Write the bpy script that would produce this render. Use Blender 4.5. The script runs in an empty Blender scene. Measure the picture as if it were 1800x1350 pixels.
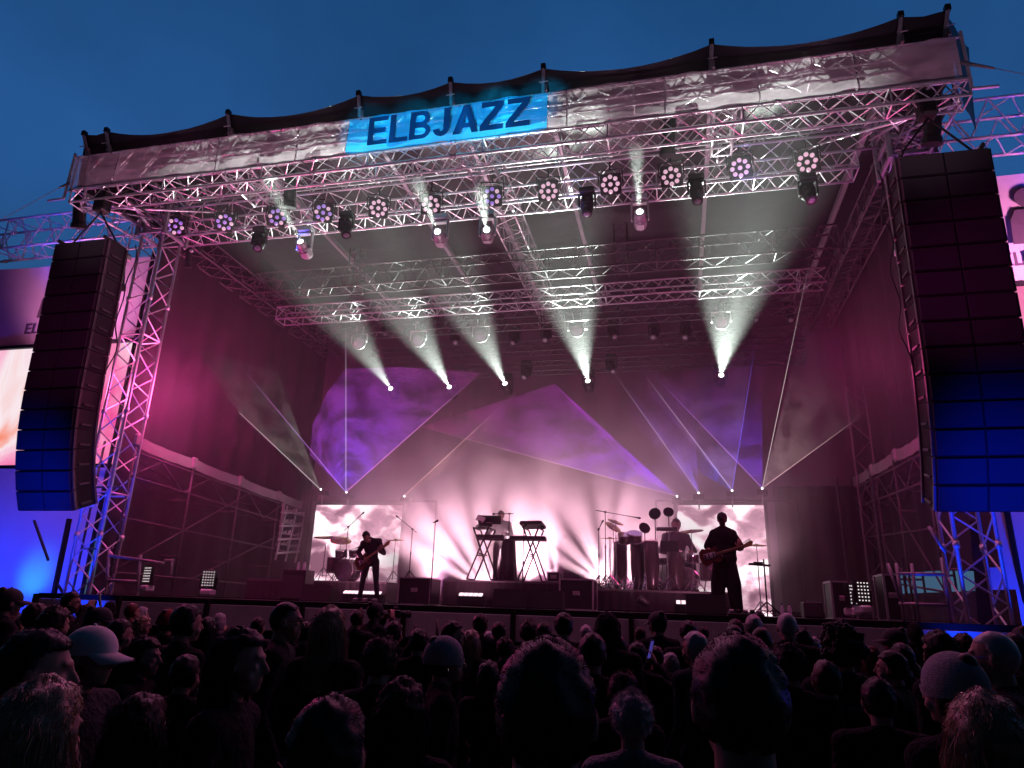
import bpy, math, random
from mathutils import Vector, Matrix, Quaternion, noise as mnoise
R_ = math.radians
PI = math.pi
sc = bpy.context.scene
C = bpy.context.scene.collection

# ------------------------------------------------------------------ camera
CAMZ = 1.65
PITCH, ROLL, YAW, FPX = R_(17.8), R_(1.88), R_(13.64), 1218.4
_f = Vector((-math.sin(YAW), math.cos(YAW), 0)); _r = Vector((math.cos(YAW), math.sin(YAW), 0)); _u = Vector((0, 0, 1))
_f2 = _f*math.cos(PITCH) + _u*math.sin(PITCH); _u2 = _u*math.cos(PITCH) - _f*math.sin(PITCH)
CR = _r*math.cos(ROLL) + _u2*math.sin(ROLL); CU = _u2*math.cos(ROLL) - _r*math.sin(ROLL); CF = _f2
CAM = Vector((0, 0, CAMZ))
cd = bpy.data.cameras.new('camera'); cd.sensor_width = 36; cd.lens = 36*FPX/1800; cd.clip_start = 0.05; cd.clip_end = 3000
cam = bpy.data.objects.new('camera', cd); C.objects.link(cam)
cam.matrix_world = Matrix(((CR.x, CU.x, -CF.x, 0), (CR.y, CU.y, -CF.y, 0), (CR.z, CU.z, -CF.z, CAMZ), (0, 0, 0, 1)))
sc.camera = cam

def ray(u, v): return CR*((u-900)/FPX) - CU*((v-675)/FPX) + CF
def P(u, v, Y):            # where a sight line meets the vertical plane at that depth
    d = ray(u, v); return CAM + d*(Y/d.y)
def PX(u, v, X):
    d = ray(u, v); return CAM + d*(X/d.x)
def PD(u, v, dep): return CAM + ray(u, v)*dep

# ------------------------------------------------------------------ world, exposure
w = bpy.data.worlds.new('World'); sc.world = w; w.use_nodes = True
nt = w.node_tree; bg = nt.nodes['Background']
tcw = nt.nodes.new('ShaderNodeTexCoord'); sx = nt.nodes.new('ShaderNodeSeparateXYZ'); nt.links.new(tcw.outputs['Generated'], sx.inputs[0])
ramp = nt.nodes.new('ShaderNodeValToRGB'); cr_ = ramp.color_ramp                     # dusk sky: slate at the horizon, deep blue above
for _ in range(3): cr_.elements.new(.5)
for e_, (p_, c_) in zip(cr_.elements, ((0, (.06, .13, .2)), (.12, (.04, .13, .27)), (.45, (.021, .1, .31)), (.72, (.013, .072, .22)), (.95, (.004, .02, .07)))): e_.position = p_; e_.color = (*c_, 1)
nt.links.new(sx.outputs['Z'], ramp.inputs[0])
east = nt.nodes.new('ShaderNodeMapRange'); east.inputs[1].default_value = -.2; east.inputs[2].default_value = .3; east.inputs[3].default_value = .06; east.inputs[4].default_value = 1.0; nt.links.new(sx.outputs['Y'], east.inputs[0])
wn = nt.nodes.new('ShaderNodeTexNoise'); wn.inputs['Scale'].default_value = 2.2; wn.inputs['Detail'].default_value = 6; nt.links.new(tcw.outputs['Generated'], wn.inputs['Vector'])
wr = nt.nodes.new('ShaderNodeMapRange'); wr.inputs[1].default_value = .3; wr.inputs[2].default_value = .7; wr.inputs[3].default_value = .6; wr.inputs[4].default_value = 1.15; nt.links.new(wn.outputs['Fac'], wr.inputs[0])
ml = nt.nodes.new('ShaderNodeMath'); ml.operation = 'MULTIPLY'; nt.links.new(east.outputs[0], ml.inputs[0]); nt.links.new(wr.outputs[0], ml.inputs[1])
nt.links.new(ramp.outputs[0], bg.inputs['Color']); nt.links.new(ml.outputs[0], bg.inputs['Strength'])
sc.view_settings.view_transform = 'Standard'; sc.view_settings.look = 'None'
sc.view_settings.exposure = -0.08; sc.view_settings.gamma = 1
sc.render.engine = 'CYCLES'
cy = sc.cycles
cy.use_denoising = True
try: cy.denoiser = 'OPENIMAGEDENOISE'
except Exception: pass
cy.max_bounces = 5; cy.diffuse_bounces = 2; cy.glossy_bounces = 2; cy.transparent_max_bounces = 24; cy.volume_bounces = 0
cy.transmission_bounces = 3; cy.caustics_reflective = False; cy.caustics_refractive = False
cy.sample_clamp_indirect = 4; cy.use_light_tree = True

# ------------------------------------------------------------------ materials
MATS = {}
def mat(name, col, rough=0.6, metal=0.0, var=0.25, scale=6.0, bump=0.0, bscale=60.0, emit=None, es=0.0, spec=0.5):
    if name in MATS: return MATS[name]
    m = bpy.data.materials.new(name); m.use_nodes = True; MATS[name] = m
    n = m.node_tree.nodes; l = m.node_tree.links; b = n['Principled BSDF']
    tc = n.new('ShaderNodeTexCoord'); nz = n.new('ShaderNodeTexNoise'); nz.inputs['Scale'].default_value = scale; nz.inputs['Detail'].default_value = 5
    l.new(tc.outputs['Object'], nz.inputs['Vector'])
    mx = n.new('ShaderNodeMix'); mx.data_type = 'RGBA'
    c = Vector(col)
    mx.inputs[6].default_value = (*(c*(1-var)), 1); mx.inputs[7].default_value = (*[min(1, x*(1+var)) for x in c], 1)
    l.new(nz.outputs['Fac'], mx.inputs[0]); l.new(mx.outputs[2], b.inputs['Base Color'])
    b.inputs['Roughness'].default_value = rough; b.inputs['Metallic'].default_value = metal
    b.inputs['Specular IOR Level'].default_value = spec
    if bump:
        n2 = n.new('ShaderNodeTexNoise'); n2.inputs['Scale'].default_value = bscale; n2.inputs['Detail'].default_value = 4
        l.new(tc.outputs['Object'], n2.inputs['Vector'])
        bp = n.new('ShaderNodeBump'); bp.inputs['Strength'].default_value = bump; bp.inputs['Distance'].default_value = 0.05
        l.new(n2.outputs['Fac'], bp.inputs['Height']); l.new(bp.outputs[0], b.inputs['Normal'])
    if emit:
        b.inputs['Emission Color'].default_value = (*emit, 1); b.inputs['Emission Strength'].default_value = es
        m.cycles.emission_sampling = 'NONE'
    return m
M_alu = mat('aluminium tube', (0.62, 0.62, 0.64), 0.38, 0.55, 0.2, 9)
M_alud = mat('dimmed weathered aluminium', (0.36, 0.36, 0.38), 0.5, 0.4, 0.25, 9)  # darker copy; on inner trusses the roof's dimness is put into the colour
M_inner = mat('shade dark truss tube', (0.08, 0.078, 0.08), 0.5, 0.4, 0.3, 9)  # aluminium with the roof's inner shade put into its colour
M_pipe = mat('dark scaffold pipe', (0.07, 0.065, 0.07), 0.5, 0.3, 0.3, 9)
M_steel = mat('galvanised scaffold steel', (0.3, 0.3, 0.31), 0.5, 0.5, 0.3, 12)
M_blk = mat('black powder coat', (0.012, 0.012, 0.013), 0.5, 0, 0.3, 20, spec=.25)
M_cab = mat('black speaker paint', (0.014, 0.014, 0.016), 0.7, 0, 0.3, 30, 0.2, 400, spec=.2)
M_rig = mat('scuffed black rigging', (0.07, 0.06, 0.065), 0.4, 0.5, 0.6, 25)
M_grille = mat('black speaker grille', (0.05, 0.05, 0.052), 0.8, 0, 0.3, 120, spec=.15)
M_tarp = mat('black roof tarpaulin', (0.022, 0.02, 0.024), 0.42, 0, 0.5, 1.5, 0.6, 2.2)
M_drape = mat('black stage drape', (0.008, 0.006, 0.008), 0.95, 0, 0.3, 2, 0.5, 3)
M_back = mat('backdrop cloth with painted haze', (0.09, 0.05, 0.075), 0.9, 0, 0.75, .55, 0.3, 1.5)  # strong mottling paints laser lit smoke clouds into the cloth colour
M_deck = mat('black stage deck', (0.05, 0.05, 0.05), 0.5, 0, 0.4, 3)
M_fascia = mat('grey weathered fascia board', (0.4, 0.42, 0.4), 0.7, 0, 0.3, 2.5, 0.08, 20)
M_fasciad = mat('dark fascia cloth', (0.012, 0.012, 0.014), 0.9)
M_ground = mat('trampled ground', (0.04, 0.038, 0.035), 0.95, 0, 0.5, 1.5, 0.6, 20)
M_white = mat('off white sheet', (0.2, 0.18, 0.18), 0.55, 0, 0.15, 2, 0.4, 3)
M_skin = mat('skin', (0.3, 0.17, 0.13), 0.55, 0, 0.12, 12, spec=.25)
M_chrome = mat('chrome hardware', (0.75, 0.75, 0.77), 0.18, 0.9, 0.1, 10)
M_brass = mat('cymbal bronze', (0.62, 0.48, 0.24), 0.25, 0.85, 0.15, 20)
M_shell = mat('dark lacquered drum shell', (0.05, 0.035, 0.04), 0.2, 0, 0.3, 6)
M_head = mat('drum head film', (0.7, 0.68, 0.66), 0.4)
M_ivory = mat('white plastic', (0.7, 0.7, 0.7), 0.35)
M_wood = mat('guitar wood', (0.12, 0.04, 0.02), 0.25, 0, 0.4, 12)
M_maple = mat('maple neck', (0.45, 0.28, 0.13), 0.35, 0, 0.2, 18)
M_glass = mat('bottle plastic', (0.6, 0.65, 0.68), 0.15, 0, 0.1, 5)

def emis(name, col, s, sampled=False):
    if name in MATS: return MATS[name]
    m = bpy.data.materials.new(name); m.use_nodes = True; MATS[name] = m
    n = m.node_tree.nodes; l = m.node_tree.links; n.remove(n['Principled BSDF'])
    e = n.new('ShaderNodeEmission'); e.inputs[0].default_value = (*col, 1); e.inputs[1].default_value = s
    l.new(e.outputs[0], n['Material Output'].inputs[0])
    m.cycles.emission_sampling = 'FRONT_BACK' if sampled else 'NONE'
    return m

# ------------------------------------------------------------------ mesh builder
class MB:
    def __init__(s): s.v = []; s.f = []; s.sm = False
    def add(s, vs, fs):
        o = len(s.v); s.v += [tuple(x) for x in vs]; s.f += [tuple(i+o for i in f) for f in fs]; return s
    def tube(s, p, q, r, n=6, r2=None, cap=True):
        p = Vector(p); q = Vector(q); d = q-p
        if d.length < 1e-6: return s
        d.normalize(); a = d.orthogonal().normalized(); b = d.cross(a)
        r2 = r if r2 is None else r2
        vs = []
        for c, rr in ((p, r), (q, r2)):
            for i in range(n):
                t = 2*PI*i/n; vs.append(c + a*(rr*math.cos(t)) + b*(rr*math.sin(t)))
        fs = [(i, (i+1) % n, n+(i+1) % n, n+i) for i in range(n)]
        if cap: fs += [tuple(range(n-1, -1, -1)), tuple(range(n, 2*n))]
        return s.add(vs, fs)
    def path(s, pts, r, n=6):
        for a, b in zip(pts, pts[1:]): s.tube(a, b, r, n)
        return s
    def box(s, c, size, rot=None, bev=0.0):
        hx, hy, hz = [x/2 for x in size]
        if bev <= 0:
            vs = [Vector((x*hx, y*hy, z*hz)) for x in (-1, 1) for y in (-1, 1) for z in (-1, 1)]
            fs = [(0, 1, 3, 2), (4, 6, 7, 5), (0, 4, 5, 1), (2, 3, 7, 6), (0, 2, 6, 4), (1, 5, 7, 3)]
        else:
            b = min(bev, hx*.9, hy*.9, hz*.9); vs = []; idx = {}
            for x in (-1, 1):
                for y in (-1, 1):
                    for z in (-1, 1):
                        for ax in range(3):
                            p = [x*(hx-b), y*(hy-b), z*(hz-b)]; p[ax] = (x*hx, y*hy, z*hz)[ax]
                            idx[(x, y, z, ax)] = len(vs); vs.append(Vector(p))
            fs = []
            for ax in range(3):
                o = [i for i in range(3) if i != ax]
                for sg in (-1, 1):
                    q = []
                    for a_, b_ in ((-1, -1), (1, -1), (1, 1), (-1, 1)):
                        k = [0, 0, 0]; k[ax] = sg; k[o[0]] = a_; k[o[1]] = b_; q.append(idx[(*k, ax)])
                    fs.append(tuple(q))
                for a_ in (-1, 1):
                    for b_ in (-1, 1):
                        k1 = [0, 0, 0]; k2 = [0, 0, 0]; k1[ax] = -1; k2[ax] = 1
                        k1[o[0]] = k2[o[0]] = a_; k1[o[1]] = k2[o[1]] = b_
                        fs.append((idx[(*k1, o[0])], idx[(*k2, o[0])], idx[(*k2, o[1])], idx[(*k1, o[1])]))
            for x in (-1, 1):
                for y in (-1, 1):
                    for z in (-1, 1): fs.append((idx[(x, y, z, 0)], idx[(x, y, z, 1)], idx[(x, y, z, 2)]))
        c = Vector(c)
        if rot is not None: vs = [rot @ v for v in vs]
        return s.add([v+c for v in vs], fs)
    def lathe(s, prof, org=(0, 0, 0), axis=(0, 0, 1), n=16):
        axis = Vector(axis).normalized(); a = axis.orthogonal().normalized(); b = axis.cross(a); org = Vector(org)
        vs = []
        for r, h in prof:
            r = max(r, 1e-4)
            for i in range(n):
                t = 2*PI*i/n; vs.append(org + axis*h + a*(r*math.cos(t)) + b*(r*math.sin(t)))
        fs = [(k*n+i, k*n+(i+1) % n, (k+1)*n+(i+1) % n, (k+1)*n+i) for k in range(len(prof)-1) for i in range(n)]
        fs += [tuple(range(n-1, -1, -1)), tuple(range((len(prof)-1)*n, len(prof)*n))]
        return s.add(vs, fs)
    def ell(s, c, r, rot=None, n=14, m=9):
        c = Vector(c); vs = []; fs = []
        for j in range(m+1):
            ph = PI*j/m
            for i in range(n):
                t = 2*PI*i/n
                v = Vector((r[0]*math.sin(ph)*math.cos(t), r[1]*math.sin(ph)*math.sin(t), r[2]*math.cos(ph)))
                if rot is not None: v = rot @ v
                vs.append(c+v)
        for j in range(m):
            for i in range(n): fs.append((j*n+i, j*n+(i+1) % n, (j+1)*n+(i+1) % n, (j+1)*n+i))
        return s.add(vs, fs)
    def cap(s, p, q, r, r2=None, n=12):       # tapered capsule
        r2 = r if r2 is None else r2; p = Vector(p); q = Vector(q)
        d = q-p; L = d.length
        if L < 1e-5: return s.ell(p, (r, r, r))
        prof = []
        for k in range(5):
            t = PI/2*(1-k/4); prof.append((r*math.cos(t), -r*math.sin(t)))
        for k in range(5):
            t = PI/2*k/4; prof.append((r2*math.cos(t), L+r2*math.sin(t)))
        return s.lathe(prof, p, d, n)
    def sheet(s, fn, nu, nv):
        vs = [fn(i/nu, j/nv) for j in range(nv+1) for i in range(nu+1)]
        fs = [(j*(nu+1)+i, j*(nu+1)+i+1, (j+1)*(nu+1)+i+1, (j+1)*(nu+1)+i) for j in range(nv) for i in range(nu)]
        return s.add(vs, fs)
    def prism(s, poly, o, ux, uy, th):       # poly in a plane, extruded along ux x uy
        ux = Vector(ux); uy = Vector(uy); nn = ux.cross(uy).normalized()*th; o = Vector(o)
        a = [o+ux*x+uy*y for x, y in poly]; k = len(a)
        return s.add(a+[p+nn for p in a], [tuple(range(k-1, -1, -1)), tuple(range(k, 2*k))] + [(i, (i+1) % k, k+(i+1) % k, k+i) for i in range(k)])
    def mesh(s, name, m, smooth=False):
        me = bpy.data.meshes.new(name); me.from_pydata(s.v, [], s.f)
        me.materials.append(m)
        if smooth: me.shade_smooth()
        me.update(); return me
    def build(s, name, m, parent=None, smooth=False):
        o = bpy.data.objects.new(name, s.mesh(name, m, smooth)); C.objects.link(o)
        if parent: o.parent = parent; o.matrix_parent_inverse = Matrix()
        return o
def tag(o, label=None, cat=None, group=None, kind=None):
    if label: o['label'] = label
    if cat: o['category'] = cat
    if group: o['group'] = group
    if kind: o['kind'] = kind
    return o
def thing(name, label, cat, loc=(0, 0, 0), group=None, rot=None):
    o = bpy.data.objects.new(name, None); C.objects.link(o); o.location = loc; o.empty_display_size = 0.2
    if rot is not None: o.rotation_mode = 'QUATERNION'; o.rotation_quaternion = rot
    return tag(o, label, cat, group)
def wmesh(mb, t):            # world-space mesh builder moved to its thing's frame
    o = Vector(t.location); mb.v = [tuple(Vector(v)-o) for v in mb.v]; return mb
def copy_tree(o, parent=None):
    c = o.copy(); C.objects.link(c); c.parent = parent
    for ch in o.children: copy_tree(ch, c)
    return c
ORD = ['first', 'second', 'third', 'fourth', 'fifth', 'sixth', 'seventh', 'eighth', 'ninth', 'tenth', 'eleventh', 'twelfth', 'thirteenth', 'fourteenth']

def spot(name, loc, target, power, col, deg, blend=0.3, size=0.03, parent=None):
    d = bpy.data.lights.new(name, 'SPOT'); d.energy = power; d.color = col; d.spot_size = R_(deg); d.spot_blend = blend; d.shadow_soft_size = size
    o = bpy.data.objects.new(name, d); C.objects.link(o); o.location = loc
    o.rotation_euler = (Vector(target)-Vector(loc)).to_track_quat('-Z', 'Y').to_euler(); return o
def area(name, loc, target, power, col, sx, sy):
    d = bpy.data.lights.new(name, 'AREA'); d.shape = 'RECTANGLE'; d.size = sx; d.size_y = sy; d.energy = power; d.color = col
    o = bpy.data.objects.new(name, d); C.objects.link(o); o.location = loc
    o.rotation_euler = (Vector(target)-Vector(loc)).to_track_quat('-Z', 'Y').to_euler(); return o
def point(name, loc, power, col, size=0.1):
    d = bpy.data.lights.new(name, 'POINT'); d.energy = power; d.color = col; d.shadow_soft_size = size
    o = bpy.data.objects.new(name, d); C.objects.link(o); o.location = loc; return o

# ------------------------------------------------------------------ layout
XL, XR, YT = -12.6, 4.75, 13.3          # tower lines
XC = -3.9
DECK = 1.62
YLIP = 12.7
YB = 22.6

# ------------------------------------------------------------------ ground
g = MB(); g.sheet(lambda a, b: (-400+800*a, -60+760*b, 0), 8, 8)
tag(g.build('ground', M_ground), kind='structure')

# ------------------------------------------------------------------ trusses
def truss(name, label, p0, p1, w_, h_, bay, m, up=(0, 0, 1), r=0.026, rl=0.012, group=None, cat='truss', tri=False):
    p0 = Vector(p0); p1 = Vector(p1); d = (p1-p0); L = d.length; d.normalize()
    up = Vector(up); up = (up - d*up.dot(d)).normalized(); sd = d.cross(up).normalized()
    t = thing(name, label, cat, p0, group)
    co = [(-1, -1), (1, -1), (1, 1), (-1, 1)]
    if tri: co = [(-1, 1), (1, 1), (0, -1)]
    n = max(2, round(L/bay)); k = len(co)
    c = [sd*(a*w_/2)+up*(b*h_/2) for a, b in co]
    ns = max(1, round(L/3.0))
    for q in c:
        cm = MB().tube(q, q+d*L, r, 8)
        for i in range(1, ns): cm.tube(q+d*(L*i/ns-0.06), q+d*(L*i/ns+0.06), r*1.6, 8)
        cm.build('chord', m, t, True)
    lc = MB()
    for i in range(n):
        a, b = d*(L*i/n), d*(L*(i+1)/n); mid = (a+b)/2
        for j in range(k):
            A, B = c[j], c[(j+1) % k]
            lc.tube(A+a, B+mid, rl, 5).tube(B+mid, A+b, rl, 5)
        if i % 4 == 0 or i == n-1:
            for j in range(k): lc.tube(c[j]+(a if i % 4 == 0 else b), c[(j+1) % k]+(a if i % 4 == 0 else b), rl*1.3, 5)
    lc.build('lacing', m, t)
    return t

GT = 'lattice trusses of the stage roof'
for X, lb in ((XL, 'vertical lattice tower beside the left speaker stack, pink and blue lit'), (XR, 'vertical lattice tower behind the right speaker stack, blue at its foot')):
    t = truss('stage_tower', lb, (X, YT, 0.0), (X, YT, 11.4), 0.62, 0.62, 0.95, M_alu, (0, 1, 0), 0.034, 0.016, 'lattice towers carrying the roof', 'tower')
    b = MB(); b.box((0, 0, 0.06), (1.3, 1.3, 0.1), None, 0.01)
    b.build('base_plate', M_steel, t)
    b = MB()
    for a in (-1, 1):
        for c in (-1, 1): b.tube((a*.31, c*.31, .1), (a*1.2, c*1.2, .04), .03, 8)
    b.build('outrigger', M_steel, t)
    b = MB(); b.box((0, 0, 10.9), (0.8, 0.8, 0.9), None, 0.03); 
    s_ = MB()
    for z in (10.35, 10.75, 11.15, 11.5):
        for a in (-1, 1): s_.box((a*.37, 0, z), (.06, .86, .07)); s_.box((0, a*.37, z), (.68, .06, .07))
    for a in (-1, 1):
        for c in (-1, 1): s_.box((a*.4, c*.4, 10.9), (.08, .08, 1.3))
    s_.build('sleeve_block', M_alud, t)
truss('roof_truss', 'narrow front truss running right under the header banner', (-13.3, 11.35, 10.33), (5.15, 11.35, 10.33), 0.42, 0.34, 0.62, M_alu, group=GT)
truss('roof_truss', 'deep main front beam between the two towers, above the wash lights', (-12.6, YT, 11.28), (4.6, YT, 11.28), 0.6, 0.56, 0.85, M_alu, group=GT)
truss('lighting_truss', 'front lighting truss carrying the row of square wash panels', (-12.3, 13.6, 10.62), (3.9, 13.6, 10.62), 0.5, 0.42, 0.5, M_alu, group=GT)
truss('roof_truss', 'header top rail truss behind the translucent banner', (-13.3, 11.55, 11.3), (5.1, 11.55, 11.3), 0.3, 0.5, 0.8, M_alu, r=0.022, group=GT)
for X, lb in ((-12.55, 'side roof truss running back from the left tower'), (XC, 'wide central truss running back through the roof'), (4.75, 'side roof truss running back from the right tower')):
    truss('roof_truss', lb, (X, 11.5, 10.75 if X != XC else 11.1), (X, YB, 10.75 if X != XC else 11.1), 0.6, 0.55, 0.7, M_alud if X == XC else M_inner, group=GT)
for X, lb in ((-9.6, 'slim roof truss above the third wash panel running back under the tarpaulin'), (1.2, 'slim roof truss right of the banner post running back under the tarpaulin')):
    truss('roof_truss', lb, (X, 11.5, 11.0), (X, YT-.3, 11.0), 0.4, 0.4, 0.6, M_alu, group=GT)
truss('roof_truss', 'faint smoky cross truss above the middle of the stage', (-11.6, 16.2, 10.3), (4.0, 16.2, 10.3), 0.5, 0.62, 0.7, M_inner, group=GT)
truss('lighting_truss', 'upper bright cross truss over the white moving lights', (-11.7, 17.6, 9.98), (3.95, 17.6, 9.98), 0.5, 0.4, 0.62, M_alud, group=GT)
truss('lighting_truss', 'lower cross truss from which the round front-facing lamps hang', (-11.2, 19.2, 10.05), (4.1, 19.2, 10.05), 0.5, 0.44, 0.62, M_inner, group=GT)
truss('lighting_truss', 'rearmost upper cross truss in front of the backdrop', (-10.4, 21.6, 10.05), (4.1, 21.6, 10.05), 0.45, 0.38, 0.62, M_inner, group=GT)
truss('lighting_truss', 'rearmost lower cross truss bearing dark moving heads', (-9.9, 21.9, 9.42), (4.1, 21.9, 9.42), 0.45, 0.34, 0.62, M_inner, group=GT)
# short vertical links
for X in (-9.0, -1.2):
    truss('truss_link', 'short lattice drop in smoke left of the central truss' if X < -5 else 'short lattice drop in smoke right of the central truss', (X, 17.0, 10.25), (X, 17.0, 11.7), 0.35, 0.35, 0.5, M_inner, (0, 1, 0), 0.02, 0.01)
# diagonal braces at overhang corners
for sx, X, lb in ((1, -13.2, 'diagonal corner braces under the left end of the banner'), (-1, 5.05, 'diagonal corner braces under the right end of the banner')):
    b = MB(); q = X
    b.tube((q, 11.4, 10.2), (q+sx*.6, YT, 10.9), .03).tube((q+sx*.5, 11.4, 10.2), (q+sx*.9, YT, 11.0), .03)
    b.tube((q, 11.4, 10.2), (q+sx*2.2, YT, 10.95), .026).tube((q+sx*1.2, 11.4, 10.2), (q+sx*.2, YT, 10.9), .022)
    b.tube((q, 11.35, 10.15), (q, YT+.2, 10.35), .03).tube((q, 11.35, 10.5), (q, YT+.2, 10.75), .03)
    b.tube((q, 11.6, 11.45), (q+sx*.4, YT-.3, 10.6), .03).tube((q, 11.4, 10.2), (q-sx*0, 11.4, 11.6), .032)
    for i in range(5): b.tube((q+(i % 2)*sx*.6*(i/4), 11.4+i*.4, 10.2+.1*i), (q+sx*.6*((i+1) % 2)*(i/4), 11.8+i*.4, 10.3+.1*i), .016)
    tag(b.build('corner_brace', M_alu, None, True), lb, 'brace', 'corner braces')

# ------------------------------------------------------------------ roof canopy
peaks = [-13.74, -13.09, -9.75, -6.48, -4.35, -2.33, 1.03, 4.41, 5.19]
def roofz(x, y):
    for a, b in zip(peaks, peaks[1:]):
        if a <= x <= b:
            t = (x-a)/(b-a); sag = 0.075*(b-a)*4*t*(1-t); break
    else: sag = 0
    return 12.33 - sag*(1.15 if y < 12 else .6) - 0.0*(y-11.5) + 0.15*math.sin((y-11.5)*.5)
can = MB()
xs = []
for a, b in zip(peaks, peaks[1:]):
    n = max(2, int((b-a)*3)); xs += [a+(b-a)*i/n for i in range(n)]
xs.append(peaks[-1])
ys = [11.5+0.6*i for i in range(20)]
cv = [(x, y, roofz(x, y)+0.03*mnoise.noise(Vector((x*1.3, y*1.3, 0)))) for y in ys for x in xs]
nx = len(xs)
can.add(cv, [(j*nx+i, j*nx+i+1, (j+1)*nx+i+1, (j+1)*nx+i) for j in range(len(ys)-1) for i in range(nx-1)])
# front valance hanging down behind the banner, and side flaps
fr = [(x, 11.5, roofz(x, 11.5)) for x in xs]; fb = [(x, 11.9+.05*math.sin(x*5), 11.55) for x in xs]
can.add(fr+fb, [(i, i+1, nx+i+1, nx+i) for i in range(nx-1)])
for X in (peaks[0], peaks[-1]):
    can.sheet(lambda a, b, X=X: (X+(.15*b if X < 0 else -.15*b), 11.5+11.2*a, roofz(X, 11.5+11.2*a)-b*1.5), 30, 4)
ct = thing('roof_canopy', 'black sagging tarpaulin roof peaked over its rafters above the stage', 'canopy')
can.build('tarpaulin', M_tarp, ct, True)
for x in peaks:
    b = MB(); b.tube((x, 11.46, 12.28), (x+(XC-x)*.02, 11.75, 11.2), .04, 8)
    for i in range(3): b.tube((x-.09, 11.5+i*.1, 12.0-i*.3), (x+.09, 11.5+i*.1, 12.0-i*.3), .015)
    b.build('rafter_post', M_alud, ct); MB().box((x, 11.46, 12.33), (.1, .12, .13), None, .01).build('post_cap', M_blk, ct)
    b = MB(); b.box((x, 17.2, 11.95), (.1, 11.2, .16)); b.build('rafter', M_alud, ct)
# loose tarp corner at the right end
b = MB(); b.sheet(lambda a, c: (5.2+.55*a*(1-c*.3), 11.6+.6*a, 12.3-1.9*c-.25*a+.08*math.sin(a*6+c*4)), 8, 10)
b.build('corner_flap', M_tarp, ct, True)

# ------------------------------------------------------------------ header banner
BZ0, BZ1, BY = 10.56, 11.44, 11.2
def banner_mat(name, col, alpha, var, rough=0.5):
    m = bpy.data.materials.new(name); m.use_nodes = True
    n = m.node_tree.nodes; l = m.node_tree.links; b = n['Principled BSDF']; out = n['Material Output']
    tc = n.new('ShaderNodeTexCoord'); mp = n.new('ShaderNodeMapping'); mp.inputs['Scale'].default_value = (0.8, 1, 2.2)
    nz = n.new('ShaderNodeTexNoise'); nz.inputs['Scale'].default_value = 1.3; nz.inputs['Detail'].default_value = 6; nz.inputs['Distortion'].default_value = 0.6
    l.new(tc.outputs['Object'], mp.inputs['Vector']); l.new(mp.outputs[0], nz.inputs['Vector'])
    rp = n.new('ShaderNodeValToRGB'); rp.color_ramp.elements[0].position = 0.38; rp.color_ramp.elements[1].position = 0.62
    rp.color_ramp.elements[0].color = (*[c*(1-var) for c in col], 1); rp.color_ramp.elements[1].color = (*col, 1)
    l.new(nz.outputs['Fac'], rp.inputs[0]); l.new(rp.outputs[0], b.inputs['Base Color']); b.inputs['Roughness'].default_value = .85; b.inputs['Specular IOR Level'].default_value = .2
    tr = n.new('ShaderNodeBsdfTransparent'); mx = n.new('ShaderNodeMixShader')
    mr = n.new('ShaderNodeMapRange'); mr.inputs[3].default_value = alpha-0.2; mr.inputs[4].default_value = min(1, alpha+0.2)
    l.new(nz.outputs['Fac'], mr.inputs[0]); l.new(mr.outputs[0], mx.inputs[0]); l.new(tr.outputs[0], mx.inputs[1]); l.new(b.outputs[0], mx.inputs[2])
    bp = n.new('ShaderNodeBump'); bp.inputs['Distance'].default_value = 0.05; bp.inputs['Strength'].default_value = 0.12; l.new(nz.outputs['Fac'], bp.inputs['Height']); l.new(bp.outputs[0], b.inputs['Normal'])
    td = n.new('ShaderNodeBsdfTranslucent'); l.new(rp.outputs[0], td.inputs[0]); m2 = n.new('ShaderNodeMixShader'); m2.inputs[0].default_value = 0.1
    l.new(mx.outputs[0], m2.inputs[1]); l.new(td.outputs[0], m2.inputs[2]); l.new(m2.outputs[0], out.inputs[0]); return m
M_scrim = banner_mat('translucent white scrim', (0.78, 0.66, 0.72), 0.55, 0.35)
M_cyan = banner_mat('cyan light tinted scrim', (0.04, 0.62, 0.95), 0.95, 0.08)  # projected cyan light put into the scrim's own colour
M_navy = mat('navy lettering', (0.012, 0.07, 0.17), 0.5)
XB0 = P(131, 290, BY).x; XB1 = P(1682, 80, BY).x
XC0 = P(612, 240, BY).x; XC1 = P(962, 190, BY).x
bt = thing('header_banner', 'long translucent white banner with cyan lit ELBJAZZ panel along the roof edge', 'banner')
def bsheet(x0, x1, n, dy=0):
    return MB().sheet(lambda a, c: (x0+(x1-x0)*a, BY+dy+0.025*math.sin((x0+(x1-x0)*a)*3.1+c*2)+.02*math.sin((x0+(x1-x0)*a)*9), BZ0+(BZ1-BZ0)*c+.012*math.sin((x0+(x1-x0)*a)*4)), n, 5)
seams = [XB0] + [P(u, 150, BY).x for u in (237, 403, 537)] + [XC0]
for a, b in zip(seams, seams[1:]): bsheet(a, b-.015, 24).build('scrim_panel', M_scrim, bt, True)
seams2 = [XC1] + [P(u, 150, BY).x for u in (996, 1168, 1333, 1507)] + [XB1]
for a, b in zip(seams2, seams2[1:]): bsheet(a+.015, b, 24).build('scrim_panel', M_scrim, bt, True)
bsheet(XC0, XC1-.0, 40).build('cyan_light_panel', M_cyan, bt, True)
fr = MB()
for z in (BZ0-.02, BZ1+.03): fr.tube((XB0-.1, BY+.05, z), (XB1+.15, BY+.05, z), .022)
for x in seams+seams2: 
    if x not in (XC0, XC1): fr.tube((x, BY+.06, BZ0), (x, BY+.06, BZ1), .02)
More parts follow.
